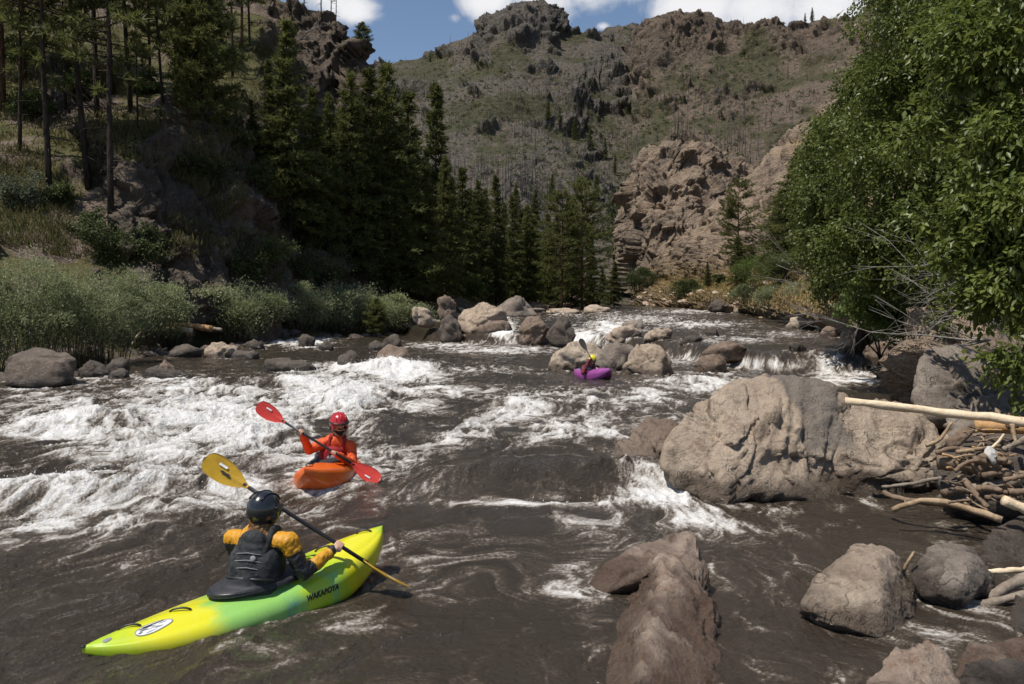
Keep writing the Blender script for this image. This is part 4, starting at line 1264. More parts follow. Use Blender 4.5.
def tree_hit(px, pbase, height, pk, label, group=None, width=1.0, tilt=(0, 0), names=('left_hillside',)):
    q = hit(px, pbase, names)
    if q is None:
        q = land(px, 50, names)
    return place_tree(pk, q, height, label, group, width, rng.uniform(0, 6.28), tilt)


# pines on the steep bank whose stems show below the top of the picture
for (px, pb, h, pk, wd, tilt, label) in [
    (50, 190, 19, 'pine1', .9, (0, 0), 'slim dark pine whose bare stem stands alone on the grassy slope above the willows'),
    (86, 162, 20, 'pine1', .9, (0, -.13), 'leaning dark pine with a curved stem, its foot in a scree patch'),
    (112, 208, 17, 'pine1', 1.0, (0, .02), 'tallest dark stem rising from the top of the rock outcrop'),
    (98, 118, 20, 'pine1', .9, (0, 0), 'straight thin pine just behind the tallest dark stem'),
    (131, 112, 15, 'pine1', 1.1, (0, 0), 'thick reddish pine trunk behind the rock outcrop'),
    (176, 106, 15, 'pine0', 1.1, (0, 0), 'thick orange barked pine rooted beside the dark rock stump'),
    (162, 100, 13, 'pine1', .8, (0, .06), 'thin tilted pine beside the orange barked one'),
    (138, 128, 9, 'pine1', .7, (0, 0), 'thin short pine stem in dry grass between the two thick trunks'),
    (204, 139, 8.6, 'young', 1.0, (0, 0), 'young bushy pine with a full round crown in front of the slope'),
    (24, 78, 20, 'pine2', 1.0, (0, 0), 'broad pine at the top corner with boughs hanging into the picture'),
    (4, 110, 20, 'pine2', 1.0, (0, 0), 'dark pine cut off by the picture edge on the upper slope'),
    (112, 92, 15, 'pine1', .8, (0, 0), 'small straight stem up the slope between the thick trunks'),
    (218, 48, 20, 'pine0', 1.0, (0, 0), 'straight reddish stem high on the slope near the crag'),
    (233, 78, 17, 'pine1', .8, (0, .07), 'slanting bare stem below the crag'),
    (242, 52, 16, 'pine0', .9, (0, 0), 'reddish straight stem next to the slanting one below the crag'),
    (188, 128, 13, 'pine2', .8, (0, 0), 'shaggy pine rooted on top of the dark outcrop'),
    (150, 82, 14, 'pine2', .8, (0, 0), 'ragged pine up the slope behind the thick reddish trunk'),
    (20, 150, 13, 'pine1', .9, (0, 0), 'thin pine with hanging boughs next to the picture edge'),
    (66, 110, 13, 'pine1', .8, (0, .03), 'thin pine between the slim one and the leaning one'),
    (250, 45, 14, 'pine1', .8, (0, 0), 'shorter dark stem under the crest beside the reddish straight one'),
]:
    tree_hit(px, pb, h, pk, label, 'pines on the steep dark slope', wd, tilt)
# pines against the sky on the crag
for (px, pb, h, pk, wd, label) in [
    (321, 13, 9, 'pine1', .8, 'thin pine standing on the very crest of the crag'),
    (331, 20, 8, 'pine1', .8, 'dark stem at the crest of the crag, next to the thin pine'),
    (336, 24, 8, 'pine1', .7, 'last bare stem along the crest before the lone bushy pine'),
    (304, 12, 9, 'pine1', .8, 'thin pine near the start of the crag crest'),
    (292, 10, 9, 'pine1', .8, 'thin stem on the crest where the sky begins'),
    (363, 52, 3.3, 'young', 1.2, 'small bushy pine alone on the edge of the crag against blue sky'),
    (376, 72, 2.4, 'young', 1.2, 'tiny pine clinging to the end of the crag'),
]:
    tree_hit(px, pb + 4, h, pk, label, 'pines on the crest of the crag', wd)

# dense firs along the river below the crag (column, distance, top)
for (px, d, pt, pk, wd, label) in [
    (292, 54, 22, 'fir1', 1.1, 'tall dark fir in front of the crag, the first of the dense stand'),
    (272, 54, 60, 'fir1', .9, 'dark fir half hidden behind the first tall one'),
    (314, 56, 88, 'fir1', 1.0, 'slim fir between the first tall fir and the broad ones'),
    (330, 58, 96, 'fir0', .9, 'mid height fir beneath the crag end'),
    (352, 60, 74, 'fir0', 1.0, 'broad fir with a sunlit yellowish side below the end of the crag'),
    (372, 62, 70, 'fir1', 1.05, 'full fir just beneath the tiny pine on the crag'),
    (390, 64, 66, 'fir0', 1.05, 'tallest broad fir of the dense stand, its top against blue sky'),
    (408, 70, 92, 'fir1', 1.0, 'pointed fir just past the tallest broad one'),
    (436, 72, 84, 'fir3', 1.0, 'narrow spire shaped dark spruce overlapping the mountain'),
    (424, 66, 160, 'fir2', .8, 'lighter green fir at the foot of the narrow spruce'),
    (446, 69, 158, 'fir2', .8, 'pale green fir beside the narrow spruce'),
    (462, 76, 168, 'fir1', 1.0, 'fir of middle height past the narrow spruce'),
    (478, 80, 182, 'fir0', .9, 'rounded fir on the river bank over the grey rock ridge'),
    (496, 82, 176, 'fir1', .9, 'slender fir over the grey rock ridge'),
    (512, 86, 196, 'fir1', .9, 'grey green fir on the bank, shorter than its neighbours'),
    (528, 88, 206, 'fir0', .9, 'small broad fir before the two straight trunked pines'),
    (562, 86, 190, 'pine2', 1.05, 'tall pine with bare reddish trunk at the bend of the river'),
    (582, 90, 178, 'pine2', 1.05, 'dark tall pine at the bend, last of the dense stand'),
    (572, 94, 200, 'fir0', .9, 'fir between the two tall pines at the bend'),
    (548, 95, 214, 'fir1', .9, 'short fir behind the two straight trunked pines'),
    (614, 102, 262, 'fir0', 1.25, 'small dark bushy fir standing alone at the bend by the gully'),
    (603, 112, 268, 'fir2', 1.1, 'small paler fir next to the lone dark one at the gully'),
]:
    tree_px(px, d, pt, pk, label, 'firs of the dense riverside stand', wd)
# second row, one behind the other, nothing tells them apart
for (px, d, pt) in [(282, 58, 120), (300, 62, 130), (322, 64, 120), (342, 68, 110), (362, 72, 105), (380, 74, 100), (400, 78, 120), (416, 80, 140), (428, 84, 150), (452, 84, 178), (470, 88, 190), (486, 92, 190), (504, 94, 205), (520, 96, 210), (536, 100, 215),
                    (556, 104, 215), (590, 108, 230), (255, 55, 100), (240, 53, 120), (228, 54, 95), (310, 60, 190), (336, 62, 180), (357, 66, 190), (396, 70, 180), (412, 72, 200), (435, 76, 210), (458, 80, 220)]:
    tree_px(px, d, pt, ('fir0', 'fir1', 'fir2')[int(rng.integers(3))], 'dark fir deep inside the dense stand, mostly hidden by those in front', 'dark firs deep inside the stand', rng.uniform(.85, 1.1))

# trees of the right bank
for (px, d, pt, pk, wd, label) in [
    (737, 82, 178, 'pine2', .95, 'open crowned pine standing in front of the pink cliff'),
    (738, 76, 236, 'fir2', 1.0, 'small cone shaped fir at the foot of the open crowned pine'),
    (707, 90, 262, 'fir0', 1.0, 'tiny dark fir on the grassy bank below the pink cliff'),
    (790, 58, 150, 'fir2', 1.25, 'large dark fir between cliff and leafy trees'),
    (812, 56, 120, 'fir0', 1.2, 'dark fir partly swallowed by the leafy trees'),
    (775, 66, 192, 'fir2', 1.1, 'bushy lower fir beside the large dark one on the sunny bank'),
]:
    tree_px(px, d, pt, pk, label, 'conifers on the sunny bank', wd, ('right_hillside',))


# ---- leafy crowns and shrubs built from twigs with leaves
def leaf_cloud(blobs, leaf_l, leaf_w, per, twig, rng, droop=.25, shell=.55):
    """blobs: (centre, radii, n twigs); returns V, F, rnd and twig segments"""
    B, Dn, rn, seg = [], [], [], []
    sub = []
    for (c, r, n) in blobs:
        mm = max(3, int(n / 26))
        uu = rand_dirs(rng, mm)
        for k in range(mm):
            q = rng.uniform(.45, .95)
            f = rng.uniform(.18, .38)
            sub.append((np.asarray(c) + uu[k] * np.asarray(r) * q, np.asarray(r) * f * np.array((1, 1, .75)), max(4, int(n / mm * rng.uniform(.6, 1.4)))))
    for (c, r, n) in sub:
        u = rand_dirs(rng, n)
        rad = rng.uniform(shell ** 3, 1, (n, 1)) ** (1 / 3)
        q = np.asarray(c) + u * rad * np.asarray(r)
        o = u * np.array((1, 1, .7)) + rng.normal(0, .45, (n, 3)); o[:, 2] -= droop
        o /= np.linalg.norm(o, axis=1)[:, None]
        tl = twig * rng.uniform(.6, 1.3, (n, 1))
        tt = rng.uniform(0, 1, (n, per, 1))
        pts = q[:, None] + o[:, None] * tl[:, None] * tt + rng.normal(0, .16 * twig, (n, per, 3))
        pts[..., 2] -= (droop * tl * tt[..., 0] ** 2)
        d = o[:, None] * .8 + rng.normal(0, .6, (n, per, 3)); d[..., 2] -= droop * 1.4
        d /= np.linalg.norm(d, axis=2)[:, :, None]
        B.append(pts.reshape(-1, 3)); Dn.append(d.reshape(-1, 3))
        rn.append((np.repeat(rng.uniform(0, 1, n), per) * .55 + .45 * rng.uniform(0, 1, n * per)))
        seg.append((q - o * tl * .3, q + o * tl * .9))
    B = np.concatenate(B); Dn = np.concatenate(Dn); rn = np.concatenate(rn)
    sz = rng.uniform(.65, 1.2, len(B))
    V, F = leaves(B, Dn, leaf_l * sz, leaf_w * sz, rng)
    return V, F, np.repeat(rn, 4), seg


def limbs(root, blobs, rng, r0, fork):
    parts = []
    root = np.asarray(root, float)
    f = root + np.asarray(fork)
    parts.append(tube(np.stack([root - (0, 0, .6), root + np.asarray(fork) * .5 + rng.normal(0, .05, 3), f]), [r0 * 1.25, r0, r0 * .85], 8))
    for (c, r, n) in blobs:
        c = np.asarray(c)
        mid = f * .5 + c * .5 + rng.normal(0, .25, 3) + (0, 0, -.2)
        parts.append(tube(np.stack([f - (0, 0, .1), f * .75 + mid * .25, mid, c]), [r0 * .55, r0 * .45, r0 * .3, r0 * .12], 6))
        for k in range(5):
            e = c + rand_dirs(rng, 1)[0] * np.asarray(r) * .8
            parts.append(tube(np.stack([mid * .3 + c * .7, (c + e) / 2 + rng.normal(0, .1, 3), e]), [r0 * .12, r0 * .08, .008], 5))
    return join(parts)


def leafy_tree(name, base, blobs, leaf_l, leaf_w, per, twig, seed, ml, mb, r0, fork, label, cat, group=None, droop=.3):
    rng = np.random.default_rng(seed)
    V, F, rnd, seg = leaf_cloud(blobs, leaf_l, leaf_w, per, twig, rng, droop)
    TV, TF = limbs(base, blobs, rng, r0, fork)
    org = np.asarray(base)
    e = empty(name, tuple(org))
    obj('trunk', TV - org, TF, MB[mb], e)
    obj('crown', V - org, F, ML[ml], e, smooth=False, attrs={'rnd': rnd})
    tag(e, label, cat, group)
    return e


def pb(px, py, d, rpx, n, squash=(1, 1, 1)):
    r = rpx * d / FPX
    return (P(px, py, d), np.array((r * squash[0], r * squash[1], r * squash[2])), n)


# big leafy trees on the near bank: near tree at the picture edge, then two further ones
b0 = land(1075, 12, ('right_hillside',))
leafy_tree('alder_tree', b0, [pb(1000, 20, 11.5, 75, 300), pb(1040, 90, 11, 85, 300), pb(985, 110, 11.8, 62, 230), pb(1030, 190, 10.8, 80, 300), pb(985, 205, 11.2, 52, 180),
           pb(1010, 270, 10.6, 52, 200), pb(1040, 320, 10.2, 52, 190), pb(1060, -30, 12, 110, 300), pb(960, -10, 12.5, 60, 200), pb(955, 70, 12.6, 45, 120), pb(1100, 120, 12, 100, 200), pb(1034, 368, 10.0, 28, 50), pb(978, 250, 10.9, 26, 60)],
           .125, .031, 14, .36, 301, 'cotton', 'dark', .16, (-.4, -.2, 2.2), 'leafy tree with long bright green leaves overhanging the driftwood at the picture edge', 'tree')
b1 = land(925, 22, ('right_hillside',))
leafy_tree('alder_tree', b1, [pb(905, 40, 20.5, 55, 520), pb(940, 10, 21, 60, 520), pb(900, -20, 21.5, 50, 350), pb(930, 90, 20, 68, 650), pb(885, 120, 20.5, 58, 560), pb(945, 160, 19.5, 70, 650), pb(890, 190, 20, 62, 620), pb(925, 235, 19, 58, 480), pb(870, 235, 20, 46, 380), pb(975, 60, 20, 60, 380), pb(965, 215, 19, 50, 320), pb(905, 262, 19.2, 36, 200)],
           .11, .034, 15, .42, 302, 'cotton', 'dark', .2, (-.1, -.3, 2.5), 'tall dense leafy tree rising out of the top of the picture beside the rapids', 'tree')
b2 = land(862, 27, ('right_hillside',))
leafy_tree('alder_tree', b2, [pb(845, 130, 27, 36, 420), pb(826, 165, 27.5, 30, 400), pb(850, 185, 26, 44, 560), pb(822, 205, 27, 34, 400), pb(835, 235, 26, 40, 460), pb(880, 150, 26.5, 46, 560), pb(870, 250, 25.5, 42, 420), pb(812, 238, 28, 24, 200), pb(868, 98, 26.5, 32, 330), pb(845, 272, 25.5, 30, 240), pb(884, 70, 26.5, 26, 240)],
           .12, .038, 15, .5, 303, 'cotton', 'dark', .2, (0, -.3, 2.6), 'rounded leafy tree of middle height in front of the dark firs', 'tree')
b3 = land(880, 24, ('right_hillside',))
leafy_tree('alder_shrub', b3, [pb(880, 305, 22.5, 30, 260), pb(860, 300, 23, 24, 180), pb(905, 300, 22, 26, 180), pb(885, 275, 22.5, 24, 160), pb(893, 325, 22, 18, 90)],
           .10, .034, 15, .34, 304, 'lime', 'dark', .06, (0, -.1, .7), 'bright green leafy shrub between the two tangles of dead branches', 'shrub')
b4 = land(945, 19, ('right_hillside',))
leafy_tree('alder_shrub', b4, [pb(940, 270, 19, 46, 330), pb(985, 290, 17, 40, 240), pb(960, 310, 18, 36, 200), pb(915, 275, 20, 30, 180)],
           .10, .034, 14, .4, 305, 'shrub', 'dark', .07, (0, -.1, 1.0), 'dark shaded leafy shrub behind the silvery dead branches', 'shrub')

# willows on the left bank and on the right bank
def willow(px, d, ptop, wpx, seed, label, group, ml='willow', names=('left_hillside',), n=85, leaf=(.085, .011), zoff=-.05):
    rng = np.random.default_rng(seed)
    b = land(px, d, names)
    top = (P(px, ptop, d)[2] - b[2]) * (1.22 if px > 120 else 1.06)
    rx = wpx / 2 * d / FPX * 1.15
    sc = (d / 30) ** .5
    stems, B, D = [], [], []
    for k in range(n):
        a = rng.uniform(0, 6.28); q = math.sqrt(rng.uniform(0, 1))
        foot = np.array((math.cos(a) * q * rx * .55, math.sin(a) * q * rx * .4, zoff))
        hh = top * rng.uniform(.62, 1.06) * (1 - .42 * q ** 2.2)
        out = np.array((math.cos(a), math.sin(a) * .8, 0)) * rx * .62 * q
        t_ = np.linspace(0, 1, 6)[:, None]
        line = foot + out * t_ ** 1.4 + np.array((0, 0, hh)) * (t_ * 1.15 - .15 * t_ ** 3) + rng.normal(0, .03, (6, 3)) * t_
        stems.append(tube(line, np.linspace(.011, .003, 6) * sc, 4))
        m_ = int(60 * max(.5, hh / 2.2))
        u = rng.uniform(.10, 1, m_) ** .62
        pts = np.stack([np.interp(u, t_[:, 0], line[:, i]) for i in range(3)], 1) + rng.normal(0, 1, (m_, 3)) * np.array((.2, .2, .12)) * sc
        dd = np.array((out[0], out[1], .6 * hh)) / max(hh, .3) + rng.normal(0, .6, (m_, 3))
        B.append(pts); D.append(dd / np.linalg.norm(dd, axis=1)[:, None])
    B = np.concatenate(B); D = np.concatenate(D)
    s = rng.uniform(.7, 1.3, len(B)) * sc
    nb_ = 14
    for k in range(nb_):                                   # rounded leafy heads over the stems
        a = rng.uniform(0, 6.28); q = math.sqrt(rng.uniform(0, 1)); rr_ = rx * rng.uniform(.20, .34)
        c = np.array((math.cos(a) * q * rx * .85, math.sin(a) * q * rx * .6, top * rng.uniform(.55, .92) * (1 - .40 * q ** 2.2)))
        m_ = int(230)
        u_ = rand_dirs(rng, m_); u_[:, 2] = np.abs(u_[:, 2]) * 1.0 - .25
        B = np.concatenate([B, c + u_ * rr_ * rng.uniform(.5, 1.0, (m_, 1)) * np.array((1, .9, .85))])
        dd = u_ + rng.normal(0, .5, (m_, 3)) + np.array((0, 0, .5)); D = np.concatenate([D, dd / np.linalg.norm(dd, axis=1)[:, None]])
    s = rng.uniform(.7, 1.3, len(B)) * sc
    V, F = leaves(B, D, leaf[0] * 1.5 * s, leaf[1] * 1.8 * s, rng)
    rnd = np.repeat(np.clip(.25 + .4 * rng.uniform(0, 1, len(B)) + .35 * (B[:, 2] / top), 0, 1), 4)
    e = empty('willow_shrub', tuple(b), 0)
    obj('stems', *join(stems), MB['twig'], e)
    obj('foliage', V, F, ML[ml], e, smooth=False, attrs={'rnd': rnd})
    tag(e, label, 'shrub', group)
    return e


WG = 'willow shrubs along the shaded bank'
for i, (px, d, pt, w, label) in enumerate([
    (-20, 26.5, 262, 110, 'tall grey green willow cut off by the picture edge'),
    (28, 27.5, 254, 100, 'tall bushy willow right above the flat topped slab block'),
    (70, 28.5, 268, 90, 'dusty green willow behind the edge of the flat topped block'),
    (102, 30, 276, 80, 'twiggy brownish willow above the low dark stones'),
    (134, 34.0, 280, 70, 'willow with light tips between the twiggy one and the planks'),
    (160, 37.0, 288, 56, 'smaller willow reaching to the pile of planks'),
    (232, 43, 290, 62, 'rounded pale willow standing just past the pile of planks'),
    (206, 42, 296, 44, 'low willow tucked behind the pile of planks'),
    (264, 44.5, 294, 48, 'willow between the rounded pale one and the long clump, over the side cascade'),
    (298, 48.5, 290, 60, 'willow at the start of the long light green clump'),
    (332, 51.5, 290, 60, 'full willow in the middle of the long light green clump'),
    (362, 53.5, 294, 56, 'willow in the long clump behind the rusty brown rock'),
    (390, 56, 298, 50, 'lower willow sloping down toward the end of the long clump'),
    (414, 58, 308, 36, 'last low willow at the tip of the long clump beside the boulders'),
]):
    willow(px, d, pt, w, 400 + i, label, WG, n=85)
for i, (px, d, pt, w, ml, label) in enumerate([
    (772, 64, 258, 66, 'lime', 'green shrub on the sunny bank under the conifers'),
    (800, 52, 258, 66, 'shrub', 'large green shrub between sunny bank and leafy trees'),
    (752, 66, 288, 40, 'willow', 'low grey green shrub at the water on the sunny bank'),
    (782, 54, 290, 50, 'willow', 'grey green willow at the water edge below the large green shrub'),
    (815, 46, 286, 50, 'willow', 'willow half hidden by grey twigs near the bank stones'),
    (686, 96, 282, 26, 'shrub', 'small green bush on the grassy far bank'),
    (706, 90, 292, 16, 'shrub', 'tiny round bush in the dry grass of the far bank'),
    (640, 116, 272, 34, 'shrub', 'green bush at the mouth of the gully beside the cliff foot'),
]):
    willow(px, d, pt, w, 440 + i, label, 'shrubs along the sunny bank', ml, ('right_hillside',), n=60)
# shrubs on the slope and under the firs
def shrub(px, pbase, rpx, ml, seed, label, group, names=('left_hillside',), h=1.0, d=None):
    q = hit(px, pbase, names) if d is None else land(px, d, names)
    if q is None: return
    r = rpx * q[1] / FPX
    rng = np.random.default_rng(seed)
    bl = [(q + np.array((rng.uniform(-.5, .5) * r, rng.uniform(-.3, .3) * r, r * h * rng.uniform(.3, .9))), np.array((r * .6, r * .6, r * .5 * h)), 60) for k in range(5)]
    leafy_tree('shrub', q, bl, .10 * (q[1] / 40) ** .6 + .03, .035 * (q[1] / 40) ** .6 + .01, 11, r * .3, seed, ml, 'twig', .03, (0, 0, .25 * r), label, 'shrub', group, droop=.1)


SG = 'shrubs on the steep dark slope'
for i, (px, pb_, rp, ml, label) in enumerate([
    (110, 262, 34, 'shrub', 'large dark green bush hanging below the scree patch'), (88, 235, 20, 'shrub', 'bush in the scree patch above the large hanging one'),
    (25, 205, 26, 'sage', 'pale sage coloured bush near the picture edge on the slope'), (62, 205, 18, 'shrub', 'low green bush at the foot of the slim dark pine'),
    (205, 185, 22, 'shrub', 'bush with yellowish leaves on top of the dark outcrop'), (140, 262, 24, 'shrub', 'dark bush against the lower wall of the outcrop'),
    (235, 150, 22, 'shrub', 'green bush on the ledge right of the young bushy pine'), (265, 190, 22, 'shrub', 'bush beside the pale scree below the first tall fir'),
    (30, 120, 24, 'lime', 'yellow green bush high on the slope near the picture edge'), (80, 95, 22, 'lime', 'sunlit yellow green bush between thin stems up the slope'),
    (150, 92, 16, 'lime', 'sunlit bush between the thick reddish and the orange trunk'), (300, 282, 30, 'shrub', 'broad green bush behind the long willow clump'),
    (330, 284, 30, 'shrub', 'green bush under the firs behind the middle of the willow clump'), (275, 272, 26, 'shrub', 'dark bush beside the foot of the outcrop wall'),
    (365, 286, 28, 'shrub', 'deep green bush under the firs near the end of the willow clump'), (245, 282, 22, 'shrub', 'dark bush behind the rounded pale willow'),
    (470, 296, 24, 'lime', 'bright yellow green bush glowing under the dark firs'), (440, 296, 22, 'shrub', 'dark bush left of the bright yellow green one'),
    (500, 297, 18, 'shrub', 'small bush behind the grey ridge of rock'), (535, 300, 20, 'lime', 'green bush at the foot of the straight trunked pines'), (230, 65, 18, 'lime', 'bush near the slanting stem below the crag'),
    (10, 60, 22, 'lime', 'green bush in the topmost corner of the slope'), (190, 70, 16, 'shrub', 'bush up the slope past the orange barked pine'), (590, 302, 14, 'lime', 'pale bush near the far bend under the last pines'),
]):
    shrub(px, pb_, rp, ml, 500 + i, label, SG)
shrub(720, 285, 9, 'shrub', 540, 'small dark bush above the cleft boulder on the far bank', 'shrubs along the sunny bank', ('right_hillside',))


# ---- burnt snags on the mountain, individuals and the mass
def snag_mesh(seed):
    rng = np.random.default_rng(seed)
    h = 10.0
    z = np.linspace(-.5, h, 6)
    tr = np.stack([np.cumsum(rng.normal(0, .04, 6)), np.cumsum(rng.normal(0, .04, 6)), z], 1)
    parts = [tube(tr, np.linspace(.19, .04, 6), 5)]
    for k in range(9):
        zz = rng.uniform(.25, .95) * h; a = rng.uniform(0, 6.28); l = rng.uniform(.3, 1.1)
        p0 = np.array((0, 0, zz))
        parts.append(tube(np.stack([p0, p0 + np.array((math.cos(a), math.sin(a), -.15)) * l]), [.06, .02], 3))
    return join(parts)


snags = []
for k in range(4):
    V, F = snag_mesh(600 + k)
    me = new_mesh('snag', V, F, True); me.materials.append(MB['snag'])
    snags.append((me, V, F))


def snag_spots(n, rng, zones):
    out = []
    wts = np.array([z[4] for z in zones], float); wts /= wts.sum()
    tries = 0
    while len(out) < n and tries < n * 6:
        tries += 1
        z = zones[rng.choice(len(zones), p=wts)]
        q = hit(rng.normal(z[0], z[2]), rng.normal(z[1], z[3]), ('far_mountain', 'red_mountain', 'gorge_cliff', 'right_hillside'))
        if q is not None and q[1] > 225 and n3(q[None] * .018, 9)[0] > rng.uniform(-.45, .25):
            out.append(q)
    return out


ZN = [(560, 105, 40, 30, 3), (500, 130, 60, 40, 3), (620, 150, 50, 40, 3), (660, 130, 40, 40, 2), (730, 150, 40, 25, 2), (760, 90, 40, 30, 1), (450, 150, 30, 40, 2), (600, 80, 40, 25, 2), (680, 90, 50, 40, 1), (540, 190, 50, 25, 2), (480, 70, 50, 20, 1)]
rs = np.random.default_rng(33)
sp = snag_spots(1700, rs, ZN)
sp.sort(key=lambda q: q[1])
for k, q in enumerate(sp[:300]):
    o = link('dead_tree', snags[k % 4][0], loc=tuple(q))
    s = rs.uniform(.5, 1.0)
    o.scale = (s * .9, s * .9, s * rs.uniform(.8, 1.3))
    o.rotation_euler = (rs.normal(0, .05), rs.normal(0, .05), rs.uniform(0, 6.28))
    tag(o, 'thin grey burnt tree without branches standing on the mountain side', 'dead tree', 'burnt dead trees on the mountain')
VV, FF = [], []
for k, q in enumerate(sp[300:]):
    rs2 = rs.uniform(.35, 1.2)
    V = np.array([(-.13, 0, -.5), (.13, 0, -.5), (0, .2, -.5), (rs.normal(0, .3), rs.normal(0, .3), 7.5)]) * np.array((1.3, 1.3, 1)) * rs2 * (q[1] / 450) ** .3 + q
    VV.append(V); FF.append(np.array([(0, 1, 3), (1, 2, 3), (2, 0, 3)]) + 4 * k)
tag(obj('dead_trees', np.concatenate(VV), np.concatenate(FF), MB['snag'], smooth=False), 'mass of thin burnt trunks covering the far mountain sides', 'dead trees', kind='stuff')

# dark scrub and grass tussocks of the mountain sides: one mass
def scrub():
    rng = np.random.default_rng(44)
    C = []
    zones = [(480, 120, 70, 50, 4), (600, 130, 70, 60, 4), (690, 90, 60, 50, 2), (760, 90, 60, 40, 2), (620, 240, 16, 30, 2), (650, 170, 40, 30, 2), (450, 90, 40, 25, 2), (560, 200, 50, 25, 2)]
    wts = np.array([z[4] for z in zones], float); wts /= wts.sum()
    for k in range(3600):
        z = zones[rng.choice(len(zones), p=wts)]
        q = hit(rng.normal(z[0], z[2]), rng.normal(z[1], z[3]), ('far_mountain', 'red_mountain'))
        if q is not None and q[1] > 120:
            C.append(q)
    C = np.array(C)
    r = rng.uniform(.4, 1.3, len(C)) * (C[:, 1] / 400) ** .5
    n = len(C); k = 16
    d = rng.normal(size=(n, k, 3)); d /= np.linalg.norm(d, axis=2)[:, :, None]; d[..., 2] = np.abs(d[..., 2])
    c = C[:, None] + d * r[:, None, None] * .6
    V, F = needles(c.reshape(-1, 3), d.reshape(-1, 3), np.repeat(r, k) * .7, np.repeat(r, k) * .28, rng, 2, .6)
    rnd = np.repeat(rng.uniform(0, 1, n), k * 2 * 3)
    tag(obj('mountain_scrub', V, F, ML['shrub'], smooth=False, attrs={'rnd': rnd}), 'low green scrub scattered over the mountain sides', 'scrub', kind='stuff')
scrub()
for i, (px, pb_, h, pk, label) in enumerate([
    (590, 150, 13, 'fir1', 'dark living fir in the burnt band of the mountain'), (575, 140, 13, 'fir1', 'dark living fir above its neighbour in the burnt band'), (605, 160, 12, 'fir1', 'dark living fir lowest in the burnt band'),
    (548, 120, 12, 'fir1', 'dark fir in the middle of the burnt band'), (560, 128, 12, 'fir3', 'narrow dark fir in the burnt band'), (632, 190, 10, 'fir1', 'dark fir at the head of the gully beside the cliff'), (568, 230, 10, 'fir0', 'dark fir among the crags left of the gully'),
    (585, 235, 10, 'fir1', 'narrow fir among the crags near the gully'), (535, 225, 10, 'fir0', 'dark fir below the pale crag'), (812, 22, 8, 'fir1', 'tiny fir on the skyline of the red mountain'), (805, 24, 6, 'fir1', 'smaller fir on the skyline of the red mountain'), (430, 62, 7, 'fir1', 'tiny fir on the skyline of the grey mountain'),
    (552, 200, 9, 'fir1', 'fir above the pale crag'), (516, 215, 9, 'fir0', 'fir behind the riverside stand at the crag foot'), (615, 175, 10, 'fir3', 'narrow fir below the notch in the skyline'), (596, 205, 9, 'fir1', 'fir above the twin crags by the gully'),
]):
    q = hit(px, pb_, ('far_mountain', 'red_mountain'))
    if q is not None:
        place_tree(pk, q, h, label, 'living firs on the mountain', 1.1, rng.uniform(0, 6.28))


# ---- grass and weeds of the banks: one mass
def bank_grass():
    rng = np.random.default_rng(55)
    C = []
    for k in range(3800):
        px = rng.uniform(636, 830); py = rng.normal(286, 12)
        q = hit(px, py, ('right_hillside',))
        if q is not None and q[1] < 125:
            C.append(q)
    C = np.array(C)
    k = 9
    c = np.repeat(C, k, 0) + np.column_stack([rng.normal(0, .25, (len(C) * k, 2)), np.zeros(len(C) * k)])
    d = rng.normal(0, .3, (len(c), 3)) + np.array((0, 0, 1.0)); d /= np.linalg.norm(d, axis=1)[:, None]
    V, F = leaves(c, d, rng.uniform(.14, .36, len(c)), np.full(len(c), .03), rng)
    tag(obj('bank_grass', V, F, ML['drygrass'], smooth=False, attrs={'rnd': np.repeat(rng.uniform(0, 1, len(c)), 4)}), 'dry golden grass on the sunny far bank', 'grass', kind='stuff')
    C = []
    for k in range(5000):
        px = rng.uniform(-20, 300); py = rng.uniform(20, 260)
        q = hit(px, py, ('left_hillside',))
        if q is not None and n3(q[None] * .22, 4)[0] > -.1:
            C.append(q)
    C = np.array(C)
    c = np.repeat(C, k_ := 8, 0) + np.column_stack([rng.normal(0, .22, (len(C) * k_, 2)), np.zeros(len(C) * k_)])
    d = rng.normal(0, .35, (len(c), 3)) + np.array((0, 0, 1.0)); d /= np.linalg.norm(d, axis=1)[:, None]
    V, F = leaves(c, d, rng.uniform(.2, .55, len(c)), np.full(len(c), .03), rng)
    tag(obj('slope_grass', V, F, ML['slopegrass'], smooth=False, attrs={'rnd': np.repeat(rng.uniform(0, 1, len(c)), 4)}), 'thin green grass on the steep dark slope', 'grass', kind='stuff')
bank_grass()


# ---- dead grey branches
def dead_branch(px0, py0, d0, tips, seed, label, r=.035, group='grey dead branches at the bank', sub=5):
    rng = np.random.default_rng(seed)
    a = P(px0, py0, d0)
    parts = []
    for (tx, ty, td) in tips:
        b = P(tx, ty, td)
        t_ = np.linspace(0, 1, 7)[:, None]
        L = np.linalg.norm(b - a)
        line = a + (b - a) * t_ + np.array((0, 0, .12 * L)) * np.sin(np.pi * t_) * rng.uniform(-1.2, 2.2) + np.cumsum(rng.normal(0, .045 * L, (7, 3)), 0) * t_ - np.array((0, 0, .10 * L)) * t_ ** 3
        parts.append(tube(line, np.linspace(r, r * .22, 7), 5))
        for k in range(sub):
            i = rng.integers(2, 6)
            dv = (b - a) / L + rng.normal(0, .55, 3); l2 = L * rng.uniform(.2, .5)
            q = line[i]; e = q + dv * l2
            m1 = (q + e) / 2 + rng.normal(0, .05 * l2, 3)
            parts.append(tube(np.stack([q, m1, e]), [r * .4, r * .28, r * .1], 4))
            for k2 in range(2):
                e2 = m1 + (dv + rng.normal(0, .6, 3)) * l2 * .5
                parts.append(tube(np.stack([m1, (m1 + e2) / 2 + rng.normal(0, .02, 3), e2]), [r * .2, r * .14, r * .06], 3))
    V, F = join(parts)
    tag(obj('dead_branch', V, F, MB['grey'], origin=a), label, 'dead branch', group)


